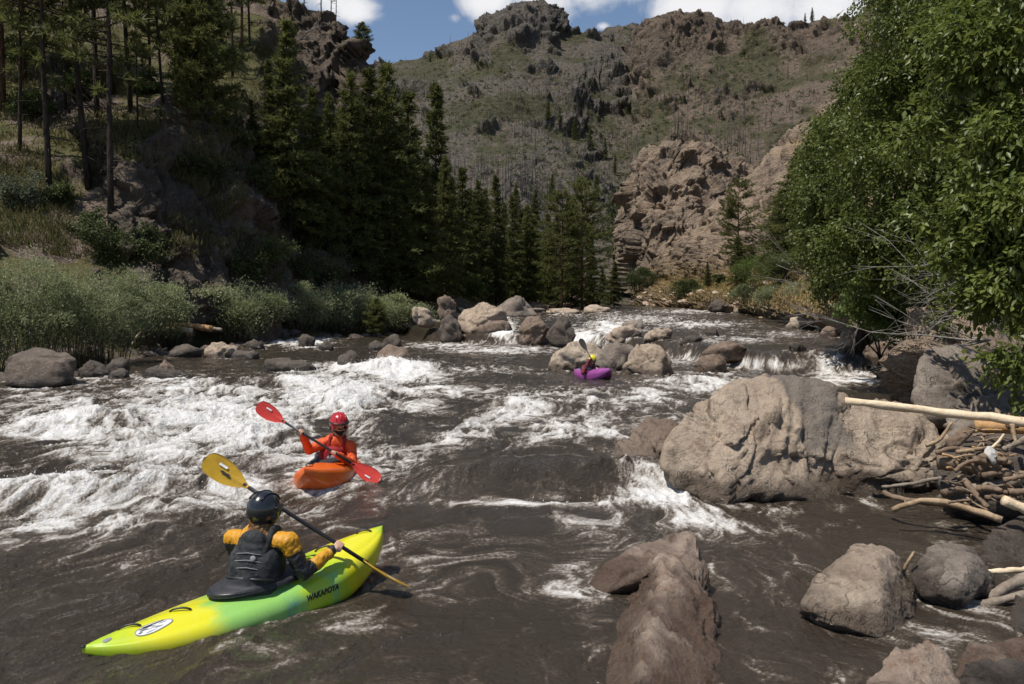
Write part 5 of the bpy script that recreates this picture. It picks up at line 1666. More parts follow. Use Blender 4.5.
dead_branch(1000, 330, 14, [(905, 262, 16), (920, 300, 15.5), (900, 315, 16), (930, 270, 15), (912, 328, 15)], 701, 'silvery dead branch arching out over the smooth dark boulder', 0.0211)
dead_branch(990, 340, 13.5, [(895, 335, 15), (910, 345, 14.5), (940, 325, 14), (880, 322, 16)], 702, 'low silvery dead branch lying along the bank behind the smooth dark boulder', 0.0186)
dead_branch(975, 325, 15, [(925, 255, 16), (945, 245, 16), (965, 262, 15.5)], 703, 'upright silvery dead branch before the dark shrub', 0.0161)
dead_branch(850, 310, 27, [(795, 255, 29), (800, 275, 29), (812, 262, 28), (820, 290, 28)], 704, 'grey dead branch reaching out of the rounded leafy tree', 0.0248)
dead_branch(845, 325, 26, [(800, 310, 28), (810, 330, 27), (790, 322, 28.5), (830, 300, 27)], 705, 'tangle of grey dead twigs above the tan bank stone', 0.0186, sub=8)
dead_branch(862, 322, 25, [(835, 345, 25.5), (850, 350, 25), (875, 345, 25), (840, 335, 26)], 706, 'dead twigs hanging down to the water by the brown broken slab', 0.0136, sub=7)
dead_branch(300, 40, 78, [(332, 26, 79), (340, 30, 79), (322, 30, 78)], 707, 'pale dead branch on the face of the crag', 0.0558, sub=2)
# ------------------------------------------------------------------ driftwood
def wood_mat(name, A, B, sc=9):
    m, t = mat(name)
    pos = t.n('ShaderNodeTexCoord').outputs['Object']
    n = t.noise(pos, sc, 5, .65, .8)
    n2_ = t.noise(pos, sc * 5, 4, .7)
    b = t.n('ShaderNodeBsdfPrincipled', {'Base Color': t.mix(t.m('MULTIPLY', t.step(n2_, .55, .75), .6), t.mix(t.step(n, .36, .64), A, B), tuple(x * .35 for x in A)), 'Roughness': .8, 'Normal': t.bump(t.m('ADD', n, t.m('MULTIPLY', n2_, .4)), .6, .02)})
    t.out(b)
    return m


MW = {'pale': wood_mat('pale_peeled_wood', (.62, .47, .30), (.72, .58, .40)), 'tan': wood_mat('tan_driftwood', (.25, .165, .09), (.38, .27, .165)),
      'grey': wood_mat('grey_driftwood', (.17, .13, .095), (.26, .21, .16)), 'brown': wood_mat('brown_driftwood', (.13, .085, .055), (.22, .15, .095)), 'orange': wood_mat('orange_wood', (.40, .22, .09), (.50, .30, .14))}


def stick(name, pts, r0, r1, mt, label, group=None, cat='driftwood', seed=0, knots=0, fork=None, n=8):
    rng = np.random.default_rng(seed)
    c = np.array([P(*p) for p in pts])
    s = np.linspace(0, 1, len(c)); u = np.linspace(0, 1, 14)
    L = np.linalg.norm(np.diff(c, axis=0), axis=1).sum()
    line = np.stack([np.interp(u, s, c[:, i]) for i in range(3)], 1)
    k = np.array([.25, .5, .25])
    for _ in range(2):
        line[1:-1] = .25 * line[:-2] + .5 * line[1:-1] + .25 * line[2:]
    line[1:-1] += rng.normal(0, .0035 * L, (12, 3))
    parts = [tube(line, np.linspace(r0, r1, 14) * (1 + .08 * rng.normal(size=14)), n, .07, seed)]
    for j in range(knots):
        i = rng.integers(2, 12); d = rand_dirs(rng, 1)[0]
        parts.append(tube(np.stack([line[i], line[i] + d * r0 * 1.7]), [r0 * .45, r0 * .25], 5))
    for f in (fork or []):
        parts.append(tube(np.array([P(*q) for q in f]), np.linspace(r1 * .9, r1 * .4, len(f)), 6))
    V, F = join(parts)
    return tag(obj(name, V, F, MW[mt], origin=line[7]), label, cat, group)


DG = 'driftwood caught among the boulders'
stick('log', [(845, 401, 9.6), (930, 411, 9.3), (1000, 419, 9.0), (1160, 438, 8.35)], .048, .062, 'pale', 'long pale peeled log lying straight across the boulder and the driftwood pile', None, 'log', 1, 9, None, 10)
for a in [
    ('driftwood_stick', [(926, 446, 9.0), (940, 440, 8.9), (952, 422, 8.9)], .025, .018, 'tan', 'short tan stick hooked over the edge of the slab below the long log', 0),
    ('driftwood_log', [(975, 426, 9.3), (1010, 428, 9.2), (1120, 434, 8.9)], .075, .06, 'orange', 'orange brown log just beneath the pale one', 3),
    ('driftwood_log', [(938, 462, 8.9), (970, 466, 8.8), (1010, 476, 8.7)], .085, .06, 'brown', 'stout reddish brown log in the middle of the driftwood pile', 2),
    ('driftwood_stick', [(882, 487, 9.0), (910, 484, 8.8), (946, 477, 8.9)], .018, .022, 'grey', 'straight thin grey pole pointing out over the water', 1),
    ('driftwood_branch', [(884, 492, 8.9), (895, 498, 8.7), (925, 503, 8.5), (960, 505, 8.4)], .03, .028, 'brown', 'crooked brown branch beneath the thin grey pole', 2),
    ('driftwood_branch', [(893, 510, 8.5), (915, 501, 8.4), (940, 500, 8.3), (975, 511, 8.1), (1002, 520, 7.95)], .028, .038, 'tan', 'long curved smooth branch with a pale worn end touching the water', 2),
    ('driftwood_stick', [(962, 476, 8.7), (972, 490, 8.5), (988, 508, 8.3)], .035, .03, 'brown', 'dark slanting stick crossing behind the long curved branch', 1),
    ('driftwood_log', [(970, 492, 8.8), (1000, 486, 8.7), (1018, 478, 8.7)], .08, .07, 'grey', 'bent grey log at the back of the driftwood pile', 1),
    ('plank', [(1003, 500, 8.0), (1030, 512, 7.95), (1090, 530, 7.9)], .05, .05, 'pale', 'pale flat board end sticking out at the picture edge', 0),
    ('driftwood_stick', [(1004, 450, 8.7), (1016, 444, 8.6), (1040, 430, 8.5)], .035, .03, 'grey', 'grey stick standing up toward the picture edge over the pile', 1),
    ('driftwood_stick', [(1012, 424, 8.8), (1014, 436, 8.75), (1016, 442, 8.7)], .028, .015, 'tan', 'upright pale splinter beside the long log', 0),
    ('driftwood_stick', [(956, 452, 8.75), (975, 450, 8.7), (1000, 446, 8.8)], .022, .02, 'tan', 'thin tan stick across the centre of the pile', 1),
    ('driftwood_stick', [(936, 453, 8.8), (950, 448, 8.8), (975, 450, 8.8)], .026, .02, 'brown', 'brown stick resting above the stout reddish log', 0),
    ('driftwood_stick', [(992, 448, 8.6), (1000, 440, 8.6), (1004, 434, 8.6)], .016, .012, 'pale', 'small pale twig pointing up beside the white lump', 0),
    ('driftwood_branch', [(955, 602, 6.5), (985, 604, 6.4), (1030, 594, 6.35)], .03, .04, 'grey', 'grey branch lying in the water below the grey brown boulder', 2),
    ('driftwood_stick', [(984, 572, 6.75), (1005, 571, 6.7), (1045, 568, 6.7)], .022, .028, 'pale', 'short pale stick above the branch in the water', 1),
    ('driftwood_stick', [(990, 600, 6.5), (1000, 590, 6.5), (1030, 577, 6.6)], .04, .05, 'grey', 'thick grey branch stub at the edge above the small stone', 1),
    ('driftwood_branch', [(904, 570, 6.75), (909, 560, 6.7), (914, 552, 6.75)], .016, .010, 'tan', 'forked twig leaning on the squat boulder', 0),
    ('log', [(158, 330, 37.5), (175, 329, 37.5), (192, 331, 37.5)], .14, .12, 'pale', 'pale plank end at the shore in front of the willows', 0),
    ('log', [(166, 327, 38), (192, 326, 38), (212, 329, 38)], .15, .15, 'orange', 'orange weathered log lying along the shore in front of the willows', 0),
    ('log', [(196, 328, 38.4), (212, 329, 38.4), (222, 330, 38.4)], .11, .09, 'grey', 'bleached log end past the orange one at the shore', 0),
    ('driftwood_stick', [(132, 345, 33), (136, 338, 33), (141, 331, 33)], .05, .035, 'pale', 'white stick standing slanted in front of the twiggy willow', 0),
    ('log', [(686, 316, 78), (705, 314, 77), (730, 317, 76)], .2, .17, 'brown', 'dark log lying along the far bank under the cleft boulder', 0),
    ('log', [(690, 320, 73), (712, 321, 72), (736, 321, 71)], .2, .2, 'brown', 'second dark log at the water below the cleft boulder', 0),
    ('log', [(758, 319, 62), (776, 318, 61), (798, 320, 60)], .16, .14, 'tan', 'tan log at the water edge below the grey green willows', 0),
    ('log', [(497, 309, 72), (520, 309, 72), (545, 310, 72)], .13, .11, 'grey', 'bleached log lying across the rocks at the far end of the rapids', 0),
]:
    stick(a[0], a[1], a[2], a[3], a[4], a[5], DG, 'log' if 'log' in a[0] else ('plank' if a[0] == 'plank' else 'driftwood'), len(a[5]), a[6])
rng = np.random.default_rng(91)
for k in range(120):
    x0 = rng.uniform(938, 1110); y0 = rng.uniform(424, 505); d0 = 9.05 - (y0 - 424) * .011 + rng.uniform(-.05, .3)
    a = rng.normal(.25, .5); l = rng.uniform(10, 38)
    p0 = (x0, y0, d0); p1 = (x0 + l * math.cos(a), y0 + l * math.sin(a) * .6, d0 + rng.uniform(-.25, .2)); pm = ((x0 + p1[0]) / 2 + rng.normal(0, 1), (y0 + p1[1]) / 2 + rng.normal(0, 2), (d0 + p1[2]) / 2)
    r = rng.uniform(.006, .018) if k % 3 else rng.uniform(.025, .05)
    mt = ('brown', 'grey', 'tan', 'brown', 'orange', 'brown')[k % 6]
    stick('driftwood_stick', [p0, pm, p1], r, r * .7, mt, {'brown': 'short brown stick jammed into the big driftwood pile', 'grey': 'short grey stick jammed into the big driftwood pile', 'tan': 'short tan stick jammed into the big driftwood pile', 'orange': 'short orange brown stick jammed into the big driftwood pile'}[mt],
          {'brown': 'brown sticks of the driftwood pile', 'grey': 'grey sticks of the driftwood pile', 'tan': 'tan sticks of the driftwood pile', 'orange': 'orange brown sticks of the driftwood pile'}[mt], 'driftwood', 900 + k, 0, None, 5)
# dark bark slab and mud core that carries the pile
core = PP((950, 430, 9.5), (1000, 424, 9.7), (1160, 430, 9.6), (1170, 510, 8.6), (1020, 505, 8.7), (985, 500, 8.7), (950, 490, 9.1), (940, 460, 9.3), (1000, 460, 8.95), (1140, 475, 8.6), (950, 500, 10.2), (1170, 500, 10.2), (960, 520, 9.3), (1160, 530, 9.0))
finish_rock('boulder', [hull_rock(core, 81, 5, 10, (.08, .09, .03))], 'dark', 'dark earthy heap of bark and mud inside the driftwood pile', cat='debris heap')
bark = PP((944, 440, 8.85), (966, 427, 8.95), (972, 434, 8.9), (950, 452, 8.8), (945, 441, 8.92), (967, 428, 9.0), (973, 435, 8.97), (951, 453, 8.88))
V, F, crk = hull_rock(bark, 82, 3, 30, (.02, .03, .01))
tag(obj('bark_slab', V, F, MW['brown'], origin=V.mean(0)), 'flat brown slab of bark leaning in the driftwood pile under the long log', 'bark')
m, t = mat('chalky_white'); t.out(t.n('ShaderNodeBsdfPrincipled', {'Base Color': t.mix(t.noise(t.n('ShaderNodeTexCoord').outputs['Object'], 30, 4), (.36, .33, .29), (.58, .55, .50)), 'Roughness': .8}))
lump = PP((983, 452, 8.55), (984, 448, 8.6), (990, 445.5, 8.6), (995, 447, 8.6), (995, 452, 8.55), (990, 456, 8.5), (996, 462, 8.5), (999, 464, 8.55), (992, 464, 8.5), (988, 456, 8.5), (990, 450, 8.75), (996, 463, 8.65))
V, F, crk = hull_rock(lump, 83, 4, 9, (.06, .05, .02))
tag(obj('white_lump', V, F, m, origin=V.mean(0)), 'small chalky white lump lodged in the driftwood pile', 'debris')

# ------------------------------------------------------------------ kayaks, paddles, people
def simple(name, c, rough=.5, spec=.5, noise_sc=None, c2=None, bump=0.0, coat=0.0):
    m, t = mat(name)
    pos = t.n('ShaderNodeTexCoord').outputs['Object']
    n = t.noise(pos, noise_sc or 12, 5, .65)
    c2 = c2 or tuple(x * .8 for x in c)
    col = t.mix(t.step(n, .35, .65), c, c2)
    b = t.n('ShaderNodeBsdfPrincipled', {'Base Color': col, 'Roughness': t.mixf(n, rough * .8, min(1, rough * 1.25))})
    b.inputs['Specular IOR Level'].default_value = spec
    b.inputs['Coat Weight'].default_value = coat
    if bump:
        t.put(b.inputs['Normal'], t.bump(t.noise(pos, (noise_sc or 12) * 1.5, 4, .6), .7, bump))
    t.out(b)
    return m


MK = {
    'black': simple('black_plastic', (.018, .018, .02), .38), 'neoprene': simple('black_neoprene', (.022, .022, .025), .62, .35, 18, (.035, .035, .04), .006),
    'vest': simple('black_vest_fabric', (.016, .017, .019), .75, .3, 16, (.046, .047, .05), .016), 'skin': simple('skin', (.58, .35, .25), .55, .4, 30, (.52, .30, .21)),
    'helmet_black': simple('black_helmet_shell', (.016, .017, .019), .22, .5, 8, (.022, .022, .024), 0, .4), 'helmet_red': simple('red_helmet_shell', (.45, .018, .022), .22, .5, 8, (.40, .014, .018), 0, .5),
    'helmet_yellow': simple('yellow_helmet_shell', (.72, .66, .04), .25, .5, 8, (.66, .6, .03), 0, .4),
    'shaft': simple('black_carbon', (.015, .015, .017), .35), 'red_blade': simple('red_paddle_blade', (.60, .045, .025), .32, .5, 10, (.52, .035, .02), 0, .3), 'yellow_blade': simple('amber_paddle_blade', (.50, .30, .012), .30, .5, 10, (.40, .23, .01), 0, .3),
    'dark_blade': simple('dark_paddle_blade', (.06, .05, .045), .4), 'red_vest': simple('red_vest_fabric', (.30, .018, .022), .7, .3, 20, (.22, .014, .018), .006), 'orange_jacket': simple('orange_jacket_fabric', (.72, .105, .022), .6, .35, 12, (.62, .08, .018), .012),
    'white': simple('white_print', (.75, .75, .74), .5), 'grey': simple('grey_webbing', (.25, .25, .26), .7), 'hair': simple('brown_hair', (.17, .085, .035), .5, .4, 20, (.32, .18, .08)), 'beard': simple('dark_beard', (.03, .02, .015), .8, .2, 40),
    'purple_hull': simple('purple_hull_plastic', (.30, .07, .27), .32, .5, 3, (.26, .06, .24), 0, .2), 'orange_hull': simple('orange_hull_plastic', (.80, .155, .012), .30, .5, 3, (.74, .12, .010), 0, .25),
    'eye': simple('dark_eye', (.02, .015, .012), .2), 'blue': simple('blue_vest_fabric', (.03, .16, .38), .6), 'red_jacket': simple('dark_red_jacket', (.28, .03, .025), .65, .3, 14, (.05, .03, .04), .01),
    'lens': simple('smoke_lens', (.03, .03, .035), .1),
}
# yellow-green hull with blue swirls, real colours of the plastic
m, t = mat('swirled_hull_plastic')
oc = t.n('ShaderNodeTexCoord').outputs['Object']
sx = t.n('ShaderNodeSeparateXYZ', {0: oc})
yy = sx.outputs[1]
nz_ = t.noise(t.scale(oc, (1.6, 1.0, 1.0)), 2.4, 4, .55, .8)
nz2 = t.noise(oc, 7.0, 3, .5, .3)
yw = t.m('ADD', yy, t.m('MULTIPLY', t.m('SUBTRACT', nz_, .5), .55))
lime, yel, green, blue = (.38, .54, .018), (.64, .60, .012), (.25, .50, .11), (.015, .20, .28)
c = t.mix(t.step(yw, -1.15, -.75), lime, yel)
c = t.mix(t.step(yw, -.46, -.28), c, green)
c = t.mix(t.m('MULTIPLY', t.m('MULTIPLY', t.step(yw, .04, .14), t.step(nz2, .38, .60)), .75), c, blue)
c = t.mix(t.step(yw, .18, .30), c, lime)
c = t.mix(t.m('MULTIPLY', t.step(yw, .40, .48), t.step(yw, .55, .50)), c, green)
c = t.mix(t.step(yw, .60, .72), c, yel)
c = t.mix(t.step(yw, 1.1, 1.3), c, lime)
c = t.mix(t.m('MULTIPLY', t.m('MULTIPLY', t.step(sx.outputs[2], .16, .09), t.step(nz_, .5, .62)), .55), c, green)
scr = t.noise(t.scale(oc, (3, 40, 3)), 3.0, 4, .7)
b = t.n('ShaderNodeBsdfPrincipled', {'Base Color': t.mix(t.m('MULTIPLY', t.step(scr, .56, .66), .22), c, (.6, .62, .4)), 'Roughness': t.mixf(scr, .22, .42)})
b.inputs['Coat Weight'].default_value = .25
t.out(b)
MK['swirl'] = m
# yellow and black jacket: an attribute separates the two cloths
m, t = mat('yellow_black_jacket_fabric')
oc = t.n('ShaderNodeTexCoord').outputs['Object']
n = t.noise(oc, 14, 4, .6)
c = t.mix(t.step(t.attr('band'), .45, .55), t.mix(n, (.62, .30, .012), (.50, .22, .01)), (.02, .02, .023))
t.out(t.n('ShaderNodeBsdfPrincipled', {'Base Color': c, 'Roughness': .55, 'Normal': t.bump(n, .7, .02)}))
MK['yb'] = m


def hull_mesh(L, wmax, bowz, sternz, deckz, nu=120, nv=64, bow_sharp=2.4, stern_sharp=2.0, ridge=.02):
    u = np.linspace(-1, 1, nu)
    bow = u > 0
    au = np.abs(u)
    w = wmax / 2 * np.where(bow, (1 - au ** bow_sharp) ** .85, (1 - au ** stern_sharp) ** .95)
    w = np.maximum(w, .035 * np.sqrt(np.clip((1 - au) / .03, 0, 1)))
    keel = np.where(bow, -.09 + (bowz - .06 + .09) * au ** 3.2, -.09 + (sternz - .04 + .09) * au ** 3.0)
    deck = np.where(bow, deckz + (bowz - deckz) * au ** 1.6 + .03 * np.sin(np.pi * au), deckz + (sternz - deckz) * au ** 1.1)
    zc = keel * .42 + deck * .58 - .015
    th = np.linspace(0, 2 * np.pi, nv, endpoint=False)
    ct, st = np.cos(th), np.sin(th)
    x = w[:, None] * np.sign(ct) * np.abs(ct) ** .72
    up = np.clip(st, 0, 1)[None] ** .85; dn = np.clip(-st, 0, 1)[None] ** .55
    z = zc[:, None] + (deck - zc)[:, None] * up - (zc - keel)[:, None] * dn
    z = z + ridge * np.exp(-(x / .07) ** 2) * up * (au[:, None] > .25) * np.clip((1 - au[:, None]) * 4, 0, 1) * sst(au[:, None], .25, .45)
    # chine crease along the deck edge
    z = z - .012 * np.exp(-((np.abs(x) / (w[:, None] + .001) - .72) / .1) ** 2) * up * np.clip((1 - au[:, None]) * 5, 0, 1)
    V = np.stack([x, np.broadcast_to((u * L / 2)[:, None], x.shape), z], 2).reshape(-1, 3)
    i, j = np.meshgrid(np.arange(nu - 1), np.arange(nv), indexing='ij')
    a = (i * nv + j).ravel(); bq = (i * nv + (j + 1) % nv).ravel()
    F = np.stack([a, a + nv, bq + nv, bq], 1)[:, ::-1]
    return V, F


def frame(fwd, tilt=0.0, roll=0.0, loc=(0, 0, 0)):
    f = Vector((fwd[0], fwd[1], 0)).normalized()
    rz = math.atan2(-f.x, f.y)
    return Matrix.Translation(Vector(loc)) @ Matrix.Rotation(rz, 4, 'Z') @ Matrix.Rotation(tilt, 4, 'X') @ Matrix.Rotation(roll, 4, 'Y')


def ellipse_ring(cx, cy, a, b, z, r, n=40, back=1.0):
    th = np.linspace(0, 2 * np.pi, n, endpoint=False)
    c = np.stack([cx + a * np.cos(th), cy + b * np.sin(th) * np.where(np.sin(th) < 0, back, 1), np.full(n, z)], 1)
    rad = np.stack([np.cos(th), np.sin(th), 0 * th], 1)
    ph = np.linspace(0, 2 * np.pi, 10, endpoint=False)
    V = c[:, None] + rad[:, None] * (r * np.cos(ph))[None, :, None] * 1.5 + np.array((0, 0, 1.0)) * (r * np.sin(ph))[None, :, None]
    i, j = np.meshgrid(np.arange(n), np.arange(10), indexing='ij')
    q = np.stack([(i * 10 + j).ravel(), (((i + 1) % n) * 10 + j).ravel(), (((i + 1) % n) * 10 + (j + 1) % 10).ravel(), (i * 10 + (j + 1) % 10).ravel()], 1)
    return V.reshape(-1, 3), q


def handle(p0, p1, lift, r=.008):
    p0 = np.asarray(p0, float); p1 = np.asarray(p1, float)
    t_ = np.linspace(0, 1, 9)[:, None]
    return tube(p0 + (p1 - p0) * t_ + np.array((0, 0, lift)) * np.sin(np.pi * t_) ** .6, r, 7)


def kayak(label, M, L, wmax, bowz, sternz, deckz, hullmat, details=True, **kw):
    kw2 = {'cy': kw.pop('cy', -.03)}
    V, F = hull_mesh(L, wmax, bowz, sternz, deckz, **kw)
    e = empty('kayak'); e.matrix_world = M
    h = obj('hull', V, F, MK[hullmat], e)
    rim = ellipse_ring(0, kw2.get('cy', -.03), .25, .44, deckz + .035, .022, 48)
    obj('cockpit_rim', *rim, MK['black'], e)
    bv = BVHTree.FromPolygons([tuple(v) for v in V], F.tolist())
    def top(x, y):
        q = bv.ray_cast(Vector((x, y, 3)), Vector((0, 0, -1)))
        return np.array((x, y, q[0].z if q[0] is not None else deckz))
    if details:
        for (ya, yb, x) in [(-L / 2 * .80, -L / 2 * .70, .0), (-L / 2 * .52, -L / 2 * .42, .03), (L / 2 * .48, L / 2 * .57, -.03), (L / 2 * .80, L / 2 * .88, .0)]:
            sl = .045
            obj('grab_handle', *handle(top(x - sl, ya) + (0, 0, .004), top(x + sl, yb) + (0, 0, .004), .022), MK['black'], e)
    return e, bv, top, (V, F)


def blob_mesh(prims, voxel, it=4):
    """continuous body from capsules ('c', p0, p1, r0, r1) and ellipsoids ('e', centre, radii, matrix)"""
    parts = []
    IV, IF = ico(3)
    for p in prims:
        if p[0] == 'c':
            _, p0, p1, r0, r1 = p
            p0 = np.asarray(p0, float); p1 = np.asarray(p1, float)
            n = max(2, int(np.linalg.norm(p1 - p0) / (min(r0, r1) * .55)) + 1)
            for k in np.linspace(0, 1, n):
                parts.append((IV * (r0 * (1 - k) + r1 * k) + p0 * (1 - k) + p1 * k, IF))
        else:
            _, c, r, Mx = p
            q = IV * np.asarray(r)
            if Mx is not None:
                q = q @ np.asarray(Mx).T
            parts.append((q + np.asarray(c), IF))
    V, F = join(parts)
    me = new_mesh('blob', V, F)
    o = bpy.data.objects.new('blob', me); COL.objects.link(o)
    r = o.modifiers.new('r', 'REMESH'); r.mode = 'VOXEL'; r.voxel_size = voxel
    s = o.modifiers.new('s', 'SMOOTH'); s.iterations = it; s.factor = .5
    dg = bpy.context.evaluated_depsgraph_get()
    me2 = bpy.data.meshes.new_from_object(o.evaluated_get(dg))
    n = len(me2.vertices); co = np.empty(n * 3, np.float32); me2.vertices.foreach_get('co', co)
    me2.calc_loop_triangles()
    tri = np.empty(len(me2.loop_triangles) * 3, np.int32); me2.loop_triangles.foreach_get('vertices', tri)
    bpy.data.objects.remove(o); bpy.data.meshes.remove(me); bpy.data.meshes.remove(me2)
    return co.reshape(-1, 3).astype(np.float64), tri.reshape(-1, 3)


def unit(v):
    v = np.asarray(v, float)
    return v / (np.linalg.norm(v) + 1e-12)


def hand(prims, wrist, grip, axis, rs=.017, flip=1):
    """palm, four unequal fingers and a thumb closed round a shaft"""
    wrist = np.asarray(wrist, float); grip = np.asarray(grip, float); a = unit(axis)
    n = grip - wrist; n = n - a * (n @ a); n = unit(n)          # from wrist to shaft
    b = np.cross(a, n)                                           # round the shaft
    palm = grip - n * .030 + b * .012 * flip
    prims.append(('c', wrist, palm - n * .02, .028, .030))
    for o in (-.028, -.009, .010, .028):
        prims.append(('c', palm + a * o - n * .02, palm + a * o + n * .006, .016, .014))
    for o, end, rr in ((-.031, 3.5, .0085), (-.0105, 4.0, .0095), (.0105, 3.9, .0095), (.031, 3.2, .0080)):
        rad = rs + rr
        prev = palm + a * o + n * .004
        for th in np.linspace(.7, end, 5):
            q = grip + a * o + (-n * math.cos(th) + b * flip * math.sin(th)) * rad
            prims.append(('c', prev, q, rr, rr * .96)); prev = q
    prev = palm + a * .034 - n * .012
    for th in (0.5, 1.3, 2.2):
        q = grip + a * .022 + (-n * math.cos(th) - b * flip * math.sin(th)) * (rs + .010)
        prims.append(('c', prev, q, .012, .010)); prev = q


def head(prims, c, f, r):
    """skull, jaw, nose, lips, ears, brow; f looks forward, r to the person's right"""
    f = unit(f); r = unit(r); u = np.cross(r, f); Mx = np.stack([r, f, u], 1)
    c = np.asarray(c, float)
    L = lambda x, y, z: c + Mx @ np.array((x, y, z))
    prims.append(('e', c, (.076, .095, .105), Mx))
    prims.append(('e', L(0, .028, -.065), (.055, .062, .058), Mx))
    prims.append(('c', L(0, .088, .012), L(0, .112, -.025), .009, .014))
    prims.append(('c', L(-.022, .085, -.062), L(.022, .085, -.062), .009, .009))
    prims.append(('c', L(-.04, .080, .026), L(.04, .080, .026), .012, .012))
    for s in (-1, 1):
        prims.append(('e', L(s * .078, -.005, -.01), (.010, .022, .032), Mx))
    return L, Mx


def helmet(parent, c, f, r, shell, inner, rx=.128, ry=.148, rz=.148, visor=True, peak=False, name='helmet'):
    f = unit(f); r = unit(r); u = np.cross(r, f); Mx = np.stack([r, f, u], 1)
    c = np.asarray(c, float)
    az = np.linspace(0, 2 * np.pi, 64, endpoint=False)
    fr = np.maximum(np.sin(az), 0) ** 1.5                         # front opening
    low = -.75 * (1 - fr) + .10 * fr
    low = np.where(np.abs(np.cos(az)) > .80, low - .12, low)
    k = np.linspace(0, 1, 22)
    el = low[:, None] + (math.pi / 2 - .001 - low[:, None]) * k[None]
    x = np.cos(el) * np.cos(az)[:, None]; y = np.cos(el) * np.sin(az)[:, None]; z = np.sin(el)
    rad = np.stack([x * rx, y * ry, z * rz], 2)
    lip = 1 + .03 * np.exp(-(k / .05) ** 2)[None, :, None]
    out = rad * lip
    inn = rad * .90
    n, mm = 64, 22
    V = np.concatenate([out.reshape(-1, 3), inn.reshape(-1, 3)])
    i, j = np.meshgrid(np.arange(n), np.arange(mm - 1), indexing='ij')
    a = (i * mm + j).ravel(); b = (((i + 1) % n) * mm + j).ravel()
    q = np.stack([a, b, b + 1, a + 1], 1)
    i = np.arange(n); e0 = i * mm; e1 = ((i + 1) % n) * mm; o = n * mm
    edge = np.stack([e0, e0 + o, e1 + o, e1], 1)
    F = np.concatenate([q, q[:, ::-1] + o, edge])
    W_ = lambda Vl: c + Vl @ Mx.T
    h = obj(name, W_(V), F, MK[shell], parent)
    # ridge and vents on the shell
    for s in (-.5, 0, .5):
        t_ = np.linspace(.5, 2.4, 12)
        pts = np.stack([np.full(12, s * rx), np.cos(t_) * ry * 1.02 * math.sqrt(1 - s * s * .8), np.sin(t_) * rz * 1.01 * math.sqrt(1 - s * s * .8)], 1)
        obj('helmet_ridge', *tube(W_(pts), .006, 6), MK[shell], h)
    tt = np.linspace(-.5, .5, 14)
    edgep = np.stack([np.sin(tt * 3.2) * rx * 1.0, np.cos(tt * 3.2) * ry * 1.03, np.full(14, .018)], 1)
    obj('brow_pad', *tube(W_(edgep), .011, 6), MK[inner], h)
    for s in (-1, 1):
        st = np.array([(s * rx * .93, .015, -.05), (s * .072, .05, -.105), (s * .03, .07, -.135), (0, .075, -.14)])
        obj('chin_strap', *tube(W_(st), .008, 5), MK[inner], h)
        obj('ear_pad', *blob_mesh([('e', W_(np.array([[s * rx * .9, -.005, -.055]]))[0], (.018, .045, .05), Mx)], .012, 2), MK[inner], h)
    if peak:
        pk = []
        for tq in np.linspace(-.9, .9, 11):
            pk.append((math.sin(tq) * rx * .95, math.cos(tq) * ry, .03)); pk.append((math.sin(tq) * rx * .85, math.cos(tq) * ry + .05 * math.cos(tq), .012))
        pk = np.array(pk); V = np.concatenate([W_(pk), W_(pk - (0, 0, .006))])
        F = []
        for k in range(10):
            a = 2 * k
            F += [(a, a + 2, a + 3, a + 1), (22 + a, 22 + a + 1, 22 + a + 3, 22 + a + 2), (a + 1, a + 3, 22 + a + 3, 22 + a + 1)]
        obj('helmet_peak', V, np.array(F), MK[inner], h)
    return h


def blade(tip, root, normal, width, curve=.02, thick=.009, asym=.15):
    tip = np.asarray(tip, float); root = np.asarray(root, float)
    d = unit(tip - root); n = unit(np.asarray(normal) - d * (np.asarray(normal) @ d)); s = np.cross(d, n)
    L = np.linalg.norm(tip - root)
    k = np.linspace(0, 1, 22)
    wv = width / 2 * np.interp(k, [0, .08, .25, .5, .75, .9, .97, 1], [.14, .24, .66, .97, 1.0, .84, .5, .05])
    m_ = 13
    q = np.linspace(-1, 1, m_)
    front, back = [], []
    for ki, wi in zip(k, wv):
        for qi in q:
            base = root + d * L * ki + s * (wi * qi + asym * wi * (ki - .5) * .6) + n * (curve * (ki - .3) ** 2 * 2 - .012 * (1 - qi * qi) * math.sin(math.pi * ki))
            rib = .010 * math.exp(-(qi * wi / .016) ** 2) * (1 - ki)
            tk = thick * (1 - .75 * qi * qi) * .5 + .001
            front.append(base + n * (tk + rib)); back.append(base - n * (tk + rib))
    V = np.array(front + back)
    N = 22 * m_
    g = grid_faces(22, m_)
    F = [g, g[:, ::-1] + N]
    e = []
    for i in range(21):
        for j0 in (0, m_ - 1):
            a, b = i * m_ + j0, (i + 1) * m_ + j0
            e.append((a, b, b + N, a + N) if j0 == 0 else (b, a, a + N, b + N))
    for j in range(m_ - 1):
        for i0 in (0, 21):
            a, b = i0 * m_ + j, i0 * m_ + j + 1
            e.append((b, a, a + N, b + N) if i0 == 0 else (a, b, b + N, a + N))
    return V, np.concatenate(F + [np.array(e)]), (d, n, s)


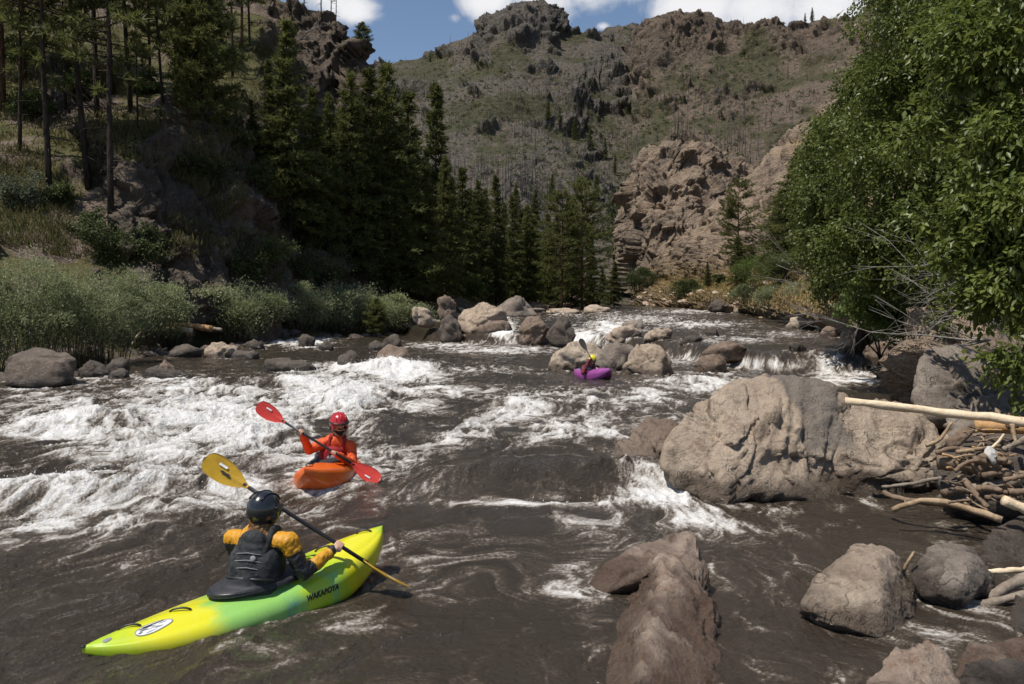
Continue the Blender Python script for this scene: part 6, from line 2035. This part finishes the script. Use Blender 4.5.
def paddle(A, B, nA, nB, bl, mt, label, width=.20, marks=True):
    A = np.asarray(A, float); B = np.asarray(B, float)
    d = unit(B - A)
    a1, b1 = A + d * bl, B - d * bl
    e = empty('paddle', tuple((A + B) / 2))
    o = np.array(e.location)
    V, F = tube(np.stack([a1 - d * .05, a1 + (b1 - a1) * .33, a1 + (b1 - a1) * .66, b1 + d * .05]), .0165, 12)
    obj('shaft', V - o, F, MK['shaft'], e)
    for tip, root, nn in ((A, a1, nA), (B, b1, nB)):
        V, F, (dd, n, s) = blade(tip, root, nn, width)
        bo = obj('blade', V - o, F, MK[mt], e)
        if marks:
            c = root + dd * bl * .62 + s * width * .18 + n * .011
            q = np.array([c + dd * x + s * y for x, y in ((-.04, -.010), (.04, -.010), (.04, .010), (-.04, .010))])
            q = np.concatenate([q, q - n * .002])
            obj('printed_mark', q - o, np.array([(0, 1, 2, 3), (7, 6, 5, 4), (0, 4, 5, 1), (1, 5, 6, 2), (2, 6, 7, 3), (3, 7, 4, 0)]), MK['white'], bo, smooth=False)
            if mt == 'yellow_blade':
                g = [(-.055, -.012), (-.03, -.022), (.0, -.014), (.03, -.02), (.042, -.008), (.02, .004), (-.01, -.002), (-.045, .002)]
                c2 = root + dd * bl * .52 + n * .012
                q = np.array([c2 + dd * x + s * y for x, y in g]); q = np.concatenate([q, q - n * .002])
                me = bpy.data.meshes.new('printed_mark')
                me.from_pydata([tuple(v - o) for v in q], [], [tuple(range(8)), tuple(range(15, 7, -1))] + [(i, (i + 1) % 8, 8 + (i + 1) % 8, 8 + i) for i in range(8)])
                link('printed_mark', me, MK['black'], bo)
    tag(e, label, 'paddle')
    return e, d


def text_mesh(txt, size, shear=.2, ext=.0015):
    cu = bpy.data.curves.new('lettering', 'FONT')
    cu.body = txt; cu.size = size; cu.shear = shear; cu.extrude = ext; cu.offset = .004 * size / .1
    cu.align_x = 'CENTER'; cu.align_y = 'CENTER'
    o = bpy.data.objects.new('lettering', cu); COL.objects.link(o)
    me = bpy.data.meshes.new_from_object(o.evaluated_get(bpy.context.evaluated_depsgraph_get()))
    bpy.data.objects.remove(o)
    return me


def torso_mesh(rings, nseg=40, e=.8):
    """closed loft; rings: (centre, half width, half depth, right vector, forward vector)"""
    th = np.linspace(0, 2 * np.pi, nseg, endpoint=False)
    c = np.sign(np.cos(th)) * np.abs(np.cos(th)) ** e; s = np.sign(np.sin(th)) * np.abs(np.sin(th)) ** e
    V = np.concatenate([np.asarray(k[0]) + c[:, None] * k[1] * unit(k[3]) + s[:, None] * k[2] * unit(k[4]) for k in rings] + [np.asarray(rings[0][0])[None], np.asarray(rings[-1][0])[None]])
    n = len(rings)
    i, j = np.meshgrid(np.arange(n - 1), np.arange(nseg), indexing='ij')
    a = (i * nseg + j).ravel(); b = (i * nseg + (j + 1) % nseg).ravel()
    F = to_tris(np.stack([a, b, b + nseg, a + nseg], 1))
    jj = np.arange(nseg); j2 = (jj + 1) % nseg
    return V, np.concatenate([F, np.stack([np.full(nseg, n * nseg), j2, jj], 1), np.stack([np.full(nseg, n * nseg + 1), (n - 1) * nseg + jj, (n - 1) * nseg + j2], 1)])


def wrinkle(V, F, amp, sc, seed):
    c = V - V.mean(0)
    n = np.zeros_like(V)
    fn = np.cross(V[F[:, 1]] - V[F[:, 0]], V[F[:, 2]] - V[F[:, 0]])
    for k in range(3):
        np.add.at(n, F[:, k], fn)
    n /= np.linalg.norm(n, axis=1)[:, None] + 1e-12
    return V + n * (amp * fbm3(V * sc, 3, seed, .55, 2.0, True))[:, None]


def seg_dist(V, a, b):
    a = np.asarray(a, float); b = np.asarray(b, float); d = b - a
    t_ = np.clip(((V - a) @ d) / (d @ d), 0, 1)
    return np.linalg.norm(V - (a + t_[:, None] * d), axis=1), t_


def person(label, J, look, chest, grips, axis, jacket, vest, helm, voxel=.011, fwd=None, feet=None, vest_detail='back', peak=False, beard=False, hair=False, skirt=None, flips=(1, 1), cy=-.03):
    """J: dict of joints in world space. chest: forward direction of the chest; look: forward direction of the face"""
    up = unit(J['neck'] - J['hip'])
    f = unit(np.asarray(chest, float) - up * (np.asarray(chest) @ up)); r = np.cross(f, up)
    org = np.asarray(J['hip'], float) - (0, 0, .1)
    hf = unit(look); hr = unit(np.cross(hf, (0, 0, 1.0)))
    prims = []
    spine = [J['hip'] * (1 - k) + J['neck'] * k for k in (0, .33, .66, .9)]
    wid = (.165, .15, .18, .145); dep = (.12, .11, .125, .095)
    Mt = np.stack([r, f, up], 1)
    for c, w, d in zip(spine, wid, dep):
        prims.append(('e', c, (w, d, .13), Mt))
    prims.append(('c', J['neck'] - up * .04, J['head'] - unit(np.asarray((0, 0, 1.0))) * .06 - hf * .01, .058, .055))
    L, Mx = head(prims, J['head'], hf, hr)
    for s in ('l', 'r'):
        prims.append(('c', J['neck'] * .75 + J['sh_' + s] * .25 - up * .03, J['sh_' + s], .065, .062))
        prims.append(('c', J['sh_' + s], J['el_' + s], .056, .042))
        prims.append(('c', J['el_' + s], J['wr_' + s], .042, .028))
        # legs inside the boat
        sg = 1 if s == 'r' else -1
        K = lambda *a: np.array(skirt[0] @ Vector(a))
        hip = J['hip'] + r * .09 * sg - up * .03
        knee = K(.14 * sg, .28, .17); foot = K(.08 * sg, .66, .08)
        prims.append(('c', hip, knee, .075, .055)); prims.append(('c', knee, foot, .055, .038)); prims.append(('c', foot, K(.08 * sg, .70, .15), .034, .026))
    for s, g, fl_ in (('l', grips[0], flips[0]), ('r', grips[1], flips[1])):
        hand(prims, J['wr_' + s], g, axis, flip=fl_)
    V, F = blob_mesh(prims, voxel * .75, 3)
    body = obj('person', V, F, MK['skin'], origin=org)
    tag(body, label, 'person')
    C = lambda VF, nm, mt, par=body, at=None, sm=True: obj(nm, VF[0] - (org if par is body else 0), VF[1], MK[mt] if isinstance(mt, str) else mt, par, attrs=at, smooth=sm)
    for s in (-1, 1):
        C(blob_mesh([('e', L(s * .031, .082, .004), (.013, .010, .009), Mx)], .006, 1), 'eye', 'eye')
    # jacket
    jp = []
    for c, w, d in zip(spine, wid, dep):
        jp.append(('e', c, (w + .022, d + .022, .145), Mt))
    jp.append(('c', J['neck'] - up * .05, J['neck'] + up * .035, .082, .068))
    for s in ('l', 'r'):
        jp.append(('c', J['neck'] * .7 + J['sh_' + s] * .3 - up * .03, J['sh_' + s], .076, .072))
        jp.append(('c', J['sh_' + s], J['el_' + s], .070, .055))
        jp.append(('c', J['el_' + s], J['wr_' + s] * .86 + J['el_' + s] * .14, .054, .042))
        jp.append(('c', J['wr_' + s] * .86 + J['el_' + s] * .14, J['wr_' + s], .040, .036))
    V, F = blob_mesh(jp, voxel, 3)
    V = wrinkle(V, F, .012, 9.0, 5); V = wrinkle(V, F, .006, 24.0, 9)
    band = np.zeros(len(V))
    for s in ('l', 'r'):
        d1, t1 = seg_dist(V, J['sh_' + s], J['el_' + s]); d2, t2 = seg_dist(V, J['el_' + s], J['wr_' + s])
        band = np.maximum(band, (d1 < .12) * sst(t1, .30, .36) * (t2 < .30))
        band = np.maximum(band, (d2 < .10) * sst(t2, .88, .92))
    along = (V - J['hip']) @ up / np.linalg.norm(J['neck'] - J['hip'])
    band = np.maximum(band, (along < .80) * (seg_dist(V, J['el_l'], J['wr_l'])[0] > .085) * (seg_dist(V, J['el_r'], J['wr_r'])[0] > .085) * (seg_dist(V, J['el_r'], J['sh_r'])[0] > .085))
    C((V, F), 'jacket', jacket, at={'band': band})
    # life vest
    h = np.linalg.norm(J['neck'] - J['hip'])
    rings = []
    for k, w, d in ((.10, .185, .150), (.13, .205, .168), (.30, .212, .180), (.50, .218, .185), (.66, .208, .175), (.76, .18, .152), (.80, .16, .13)):
        rings.append((J['hip'] + up * h * k, w, d, r, f))
    parts = [torso_mesh(rings, 48, .75)]
    VV, FF = parts[0]
    vo = C((VV, FF), 'life_vest', vest)
    vp = []
    for s in (-1, 1):
        sh = J['sh_r'] if s > 0 else J['sh_l']
        m0 = J['neck'] * .52 + sh * .48
        for sg in (-1, 1):
            a = J['hip'] + up * h * .70 + r * s * .105 + f * sg * .13
            vp.append(('c', a, m0 + up * .075 + f * sg * .05, .032, .030))
        vp.append(('c', m0 + up * .075 - f * .05, m0 + up * .075 + f * .05, .030, .030))
    # back and front panel
    for sg in (-1, 1):
        for k in np.linspace(.2, .92 if sg < 0 else .78, 6):
            vp.append(('e', J['hip'] + up * h * k + f * sg * .135, (.125 - .05 * max(0, k - .6), .055, .075), Mt))
    V, F = blob_mesh(vp, voxel, 4)
    ob = obj('vest_panel', V - org, F, MK[vest], vo)
    # webbing belt, seams and loops
    th = np.linspace(0, 2 * np.pi, 60, endpoint=True)
    for k, rr in ((.22, .011),):
        ring = np.array([J['hip'] + up * h * k + r * .205 * math.copysign(abs(math.cos(a)) ** .75, math.cos(a)) + f * .192 * math.copysign(abs(math.sin(a)) ** .75, math.sin(a)) for a in th])
        obj('waist_belt', *(lambda q: (q[0] - org, q[1]))(tube(ring, rr, 6)), MK['black'], vo)
    if vest_detail == 'back':
        for k, wv in ((.42, .10), (.55, .115), (.68, .105), (.80, .08)):
            t_ = np.linspace(-1, 1, 11)
            line = np.array([J['hip'] + up * (h * k - .012 * abs(a)) + r * wv * a - f * (.197 - .03 * a * a - .045 * max(0, k - .7) * 3) for a in t_])
            obj('vest_seam', *(lambda q: (q[0] - org, q[1]))(tube(line, .0035, 5)), MK['grey'], vo)
        disc = [('e', J['hip'] + up * h * .58 + r * .045 - f * .190, (.026, .012, .026), Mt)]
        V, F = blob_mesh(disc, .006, 1); obj('vest_badge', V - org, F, MK['grey'], vo)
        for xo in (-.03, .035):
            a_ = np.linspace(-1.4, 1.6, 9)
            line = np.array([J['hip'] + up * (h * .13 + .026 * math.sin(q)) + r * (xo + .018 * math.cos(q)) - f * .185 for q in a_])
            obj('webbing_loop', *(lambda q: (q[0] - org, q[1]))(tube(line, .004, 5)), MK['white'], vo)
    else:
        V, F = blob_mesh([('e', J['hip'] + up * h * .62 + f * .185 + r * .02, (.075, .03, .05), Mt)], .01, 2)
        obj('vest_pocket', V - org, F, MK['grey'], vo)
        for s in (-1, 1):
            line = np.array([J['hip'] + up * h * q + r * s * .06 + f * (.198 if q < .75 else .15) for q in (.3, .5, .7, .85)])
            obj('vest_strap', *(lambda q: (q[0] - org, q[1]))(tube(line, .009, 5)), MK['black'], vo)
    hc = J['head'] + np.array((0, 0, .018))
    hm = helmet(body, hc - org, hf, hr, helm, 'black', peak=peak)
    if beard:
        V, F = blob_mesh([('e', L(0, .040, -.095), (.058, .055, .036), Mx), ('e', L(0, .065, -.11), (.04, .035, .035), Mx), ('c', L(-.03, .093, -.045), L(.03, .093, -.045), .011, .011)], .009, 2)
        obj('beard', wrinkle(V, F, .006, 40, 3) - org, F, MK['beard'], body)
    if hair:
        rg_ = np.random.default_rng(5); parts = []
        for k in range(120):
            a = rg_.uniform(-1.25, 1.25)
            p0 = J['head'] + hr * math.sin(a) * .075 - hf * math.cos(a) * .098 + np.array((0, 0, -.06))
            l = rg_.uniform(.12, .22); t_ = np.linspace(0, 1, 12)
            ph = rg_.uniform(0, 6.28)
            line = p0 + np.outer(t_ * l, np.array((0, 0, -1.0)) - hf * .45 + hr * .25 * math.sin(a)) + np.outer(np.sin(t_ * 14 + ph) * .011, hr) + np.outer(np.cos(t_ * 14 + ph) * .011, hf)
            parts.append(tube(line, np.linspace(.0055, .003, 12), 4))
        V, F = join(parts); obj('hair', V - org, F, MK['hair'], body)
    if skirt is not None:
        Mk, deckz = skirt
        n, mr = 48, 9
        hl = Mk.inverted() @ Vector(J['hip'])
        th = np.linspace(0, 2 * np.pi, n, endpoint=False)
        V = []
        for k in np.linspace(0, 1, mr):
            for a in th:
                x = (.285 * (1 - k) + .19 * k) * math.cos(a); y = cy * (1 - k) + (.47 * (1 - k) + .17 * k) * math.sin(a) + hl.y * k; x += hl.x * k * .8
                z = deckz + .052 + (.03 * k + .06 * max(0, k - .75) * 4)
                if k == 0: z -= .035
                V.append((x, y, z + .006 * math.sin(a * 5 + k * 4) * k))
        V = np.array(V)
        V = (np.asarray(Mk)[:3, :3] @ V.T).T + np.asarray(Mk)[:3, 3]
        i, j = np.meshgrid(np.arange(mr - 1), np.arange(n), indexing='ij')
        a = (i * n + j).ravel(); b = (i * n + (j + 1) % n).ravel()
        F = np.stack([a, b, b + n, a + n], 1)
        obj('spray_skirt', V - org, F, MK['neoprene'], body)
    return body


# ---- green and yellow kayak with the paddler seen from behind
A3 = lambda *a: P(*a)
st_ = P(95, 644, 5.47); bw_ = P(381, 522, 7.17)
ctr = (st_ + bw_) / 2
fw = unit((bw_ - st_) * (1, 1, 0))
M1 = frame(fw, R(3.5), R(-4), (ctr[0], ctr[1], -.085))
k1, bv1, top1, hv1 = kayak('', M1, 2.56, .76, .44, .25, .285, 'swirl', bow_sharp=3.8, stern_sharp=2.7, cy=.10)
tag(k1, 'yellow green kayak with blue swirls and a white oval sticker on its stern', 'kayak')
# drain plug, sticker, lettering
q = top1(0.0, -1.27)
obj('drain_plug', *tube(np.stack([q + (0, 0, -.004), q + (0, 0, .006)]), .017, 12), MK['black'], k1)


def decal(c, a, b, nz, pts, mt, par, lift, name):
    out = []
    for x, y in pts:
        g = top1(c[0] + x * a, c[1] + y * b)
        out.append(g + (0, 0, lift))
    n = len(out)
    me = bpy.data.meshes.new(name)
    ctrp = np.mean(out, 0)
    me.from_pydata([tuple(v) for v in out] + [tuple(ctrp)], [], [(i, (i + 1) % n, n) for i in range(n)])
    link(name, me, MK[mt], par)


th = np.linspace(0, 2 * np.pi, 40, endpoint=False)
for a_, mt, lf in ((1.0, 'black', .004), (.93, 'white', .0055)):
    pass
circ = [(math.cos(a), math.sin(a)) for a in th]


def patch_decal(c, a, b, rings, mt, lift, name, par, inner=0.0, amask=None):
    V, F = [], []
    n = 48; th = np.linspace(0, 2 * np.pi, n, endpoint=False)
    for k in np.linspace(inner, 1, rings):
        for t_ in th:
            V.append(top1(c[0] + a * k * math.cos(t_), c[1] + b * k * math.sin(t_)) + (0, 0, lift))
    for i in range(rings - 1):
        for j in range(n):
            F.append((i * n + j, (i + 1) * n + j, (i + 1) * n + (j + 1) % n, i * n + (j + 1) % n))
    return obj(name, np.array(V), np.array(F), MK[mt], par)


stk = patch_decal((.115, -.83), .055, .135, 8, 'white', .004, 'sticker', k1, .01)
patch_decal((.115, -.83), .055, .135, 3, 'grey', .0065, 'sticker_border', stk, .94)
for (cx_, cy_, a_, b_) in ((.080, -.82, .005, .08), (.092, -.88, .006, .05), (.100, -.76, .004, .03), (.112, -.90, .005, .03), (.124, -.84, .003, .05), (.136, -.80, .004, .03), (.150, -.86, .003, .04), (.128, -.93, .005, .015), (.106, -.83, .004, .016)):
    patch_decal((cx_, cy_), a_, b_, 3, 'grey' if a_ < .0045 else 'black', .0065, 'sticker_print', stk, .05)
patch_decal((.05, -1.13), .018, .03, 4, 'grey', .004, 'sticker', k1, .05)
tm = text_mesh('WAKABOYA', .066)
nv_ = len(tm.vertices)
co = np.empty(nv_ * 3, np.float32); tm.vertices.foreach_get('co', co); co = co.reshape(-1, 3)
for i in range(nv_):
    y = .40 + co[i, 0] * .8
    zq = .165 + co[i, 1] * .95 + (y - .3) * .03
    h_ = bv1.ray_cast(Vector((1.0, y, zq)), Vector((-1, 0, 0)))
    xh = h_[0].x if h_[0] is not None else .25
    co[i] = (xh + .003 + co[i, 2], y, zq)
tm.vertices.foreach_set('co', co.ravel()); tm.update()
link('lettering', tm, MK['black'], k1)

J = {'head': P(264, 511, 6.39), 'neck': P(261, 535, 6.37), 'hip': P(254, 590, 6.25)}
J['sh_l'] = P(233, 539, 6.53); J['sh_r'] = P(289, 542, 6.28)
pA, pB = P(204, 459, 6.68), P(408, 589, 6.55)
dsh = unit(pB - pA)
gl = pA + dsh * .70; gr = pA + (pB - pA) * .665
J['el_l'] = P(238, 556, 6.76); J['wr_l'] = gl + unit(J['el_l'] - gl) * .075
J['el_r'] = P(304, 573, 6.29); J['wr_r'] = gr + unit(J['el_r'] - gr) * .08
for k in J: J[k] = np.asarray(J[k])
camdir = unit(J['hip'] * (1, 1, 0))
print('HIPLOCAL', M1.inverted() @ Vector(J['hip']), M1.inverted() @ Vector(J['head']))
toCam = -unit(P(220, 480, 6.8) - np.array((0, 0, H)))
paddle(pA, pB, toCam + np.array((.1, 0, .2)), np.array((.2, .3, .95)), .45, 'yellow_blade', 'black shafted paddle with amber yellow blades held by the person in the green kayak', .205)
chest = unit(fw * .55 + camdir * .75)
person('person seen from behind in a black helmet, black vest and yellow sleeves', J, unit(fw * .8 + camdir * .35 + np.array((0, 0, -.05))), chest, (gl, gr), dsh, MK['yb'], 'vest', 'helmet_black', .010, fw, peak=True, hair=True, skirt=(M1, .285), flips=(-1, 1), cy=.10)

# ---- orange kayak with the bearded paddler facing the camera
b2_ = P(308, 468, 9.75); c2_ = P(333, 470, 10.95)
fw2 = unit((b2_ - c2_) * (1, 1, 0))
M2 = frame(fw2, R(3.5), R(6), (c2_[0], c2_[1], -.07))
k2, bv2, top2, hv2 = kayak('', M2, 2.5, .78, .42, .26, .32, 'orange_hull', details=False, bow_sharp=2.7)
tag(k2, 'bright orange kayak pointing toward the camera through white foam', 'kayak')
obj('grab_handle', *handle(top2(-.04, .98) + (0, 0, .004), top2(.04, 1.04) + (0, 0, .004), .03), MK['black'], k2)
top1_keep = top1; top1 = top2
patch_decal((.03, .74), .04, .05, 4, 'white', .004, 'emblem', k2, .35)
patch_decal((-.02, 1.09), .05, .015, 3, 'black', .004, 'printed_mark', k2, .05)
patch_decal((-.13, .48), .05, .02, 3, 'yellow_blade', .004, 'deck_patch', k2, .05)
top1 = top1_keep
J = {'head': P(339, 424, 10.86), 'neck': P(337, 440, 10.9), 'hip': P(331, 476, 10.98), 'sh_r': P(323, 443, 10.84), 'sh_l': P(351, 446, 10.92)}
pA, pB = P(257, 405, 10.55), P(380, 481, 10.35)
dsh = unit(pB - pA)
gr = pA + (pB - pA) * .36; gl = pA + (pB - pA) * .63
J['el_r'] = P(309, 450, 10.72); J['wr_r'] = gr + unit(J['el_r'] - gr) * .075
J['el_l'] = P(353, 464, 10.78); J['wr_l'] = gl + unit(J['el_l'] - gl) * .075
paddle(pA, pB, np.array((.1, -.95, .3)), np.array((-.1, -.85, .5)), .45, 'red_blade', 'black shafted paddle with bright red blades held by the person in the orange kayak', .205)
tc_ = unit(-J['hip'] * (1, 1, 0))
print('HIPLOCAL', M2.inverted() @ Vector(J['hip']), M2.inverted() @ Vector(J['head']))
person('bearded person in red helmet and orange jacket facing the camera', J, unit(tc_ + np.array((.25, 0, -.15))), unit(tc_ + fw2 * .3), (gl, gr), dsh, 'orange_jacket', 'red_vest', 'helmet_red', .011, fw2, vest_detail='front', beard=True, skirt=(M2, .32), flips=(1, -1))

# ---- purple kayak in the distance
c3_ = P(592, 379, 24.2)
fw3 = unit(np.array((.36, -.93, 0)))
M3 = frame(fw3, R(3), R(4), (c3_[0], c3_[1], float(W(c3_[0], c3_[1])) - .02))
k3, bv3, top3, hv3 = kayak('', M3, 2.4, .72, .36, .28, .31, 'purple_hull', details=False, bow_sharp=3.2)
tag(k3, 'purple kayak in front of the smooth pale boulder', 'kayak')
obj('grab_handle', *handle(top3(-.04, .95) + (0, 0, .004), top3(.04, 1.0) + (0, 0, .004), .03), MK['black'], k3)
J = {'head': P(592, 360, 23.9), 'neck': P(591, 366.5, 24.05), 'hip': P(589, 379.5, 24.3), 'sh_r': P(584, 367.5, 24.0), 'sh_l': P(598, 368, 23.95)}
pA, pB = P(580, 339, 24.0), P(606, 384, 23.4)
dsh = unit(pB - pA)
gr = pA + (pB - pA) * .42; gl = pA + (pB - pA) * .66
print('HIPLOCAL', M3.inverted() @ Vector(J['hip']), M3.inverted() @ Vector(J['head']))
J['el_r'] = P(583, 373, 23.75); J['wr_r'] = gr + unit(J['el_r'] - gr) * .08
J['el_l'] = P(601, 374, 23.7); J['wr_l'] = gl + unit(J['el_l'] - gl) * .08
paddle(pA, pB, np.array((.4, -.85, .2)), np.array((.3, -.6, .6)), .45, 'dark_blade', 'dark paddle held upright by the person in the purple kayak', .20, False)
person('small leaning person in yellow helmet and dark red jacket far up the river', J, unit(np.array((.1, -.95, -.35))), unit(np.array((.2, -.95, 0))), (gl, gr), dsh, 'red_jacket', 'blue', 'helmet_yellow', .014, fw3, vest_detail='front', skirt=(M3, .31), flips=(1, -1))
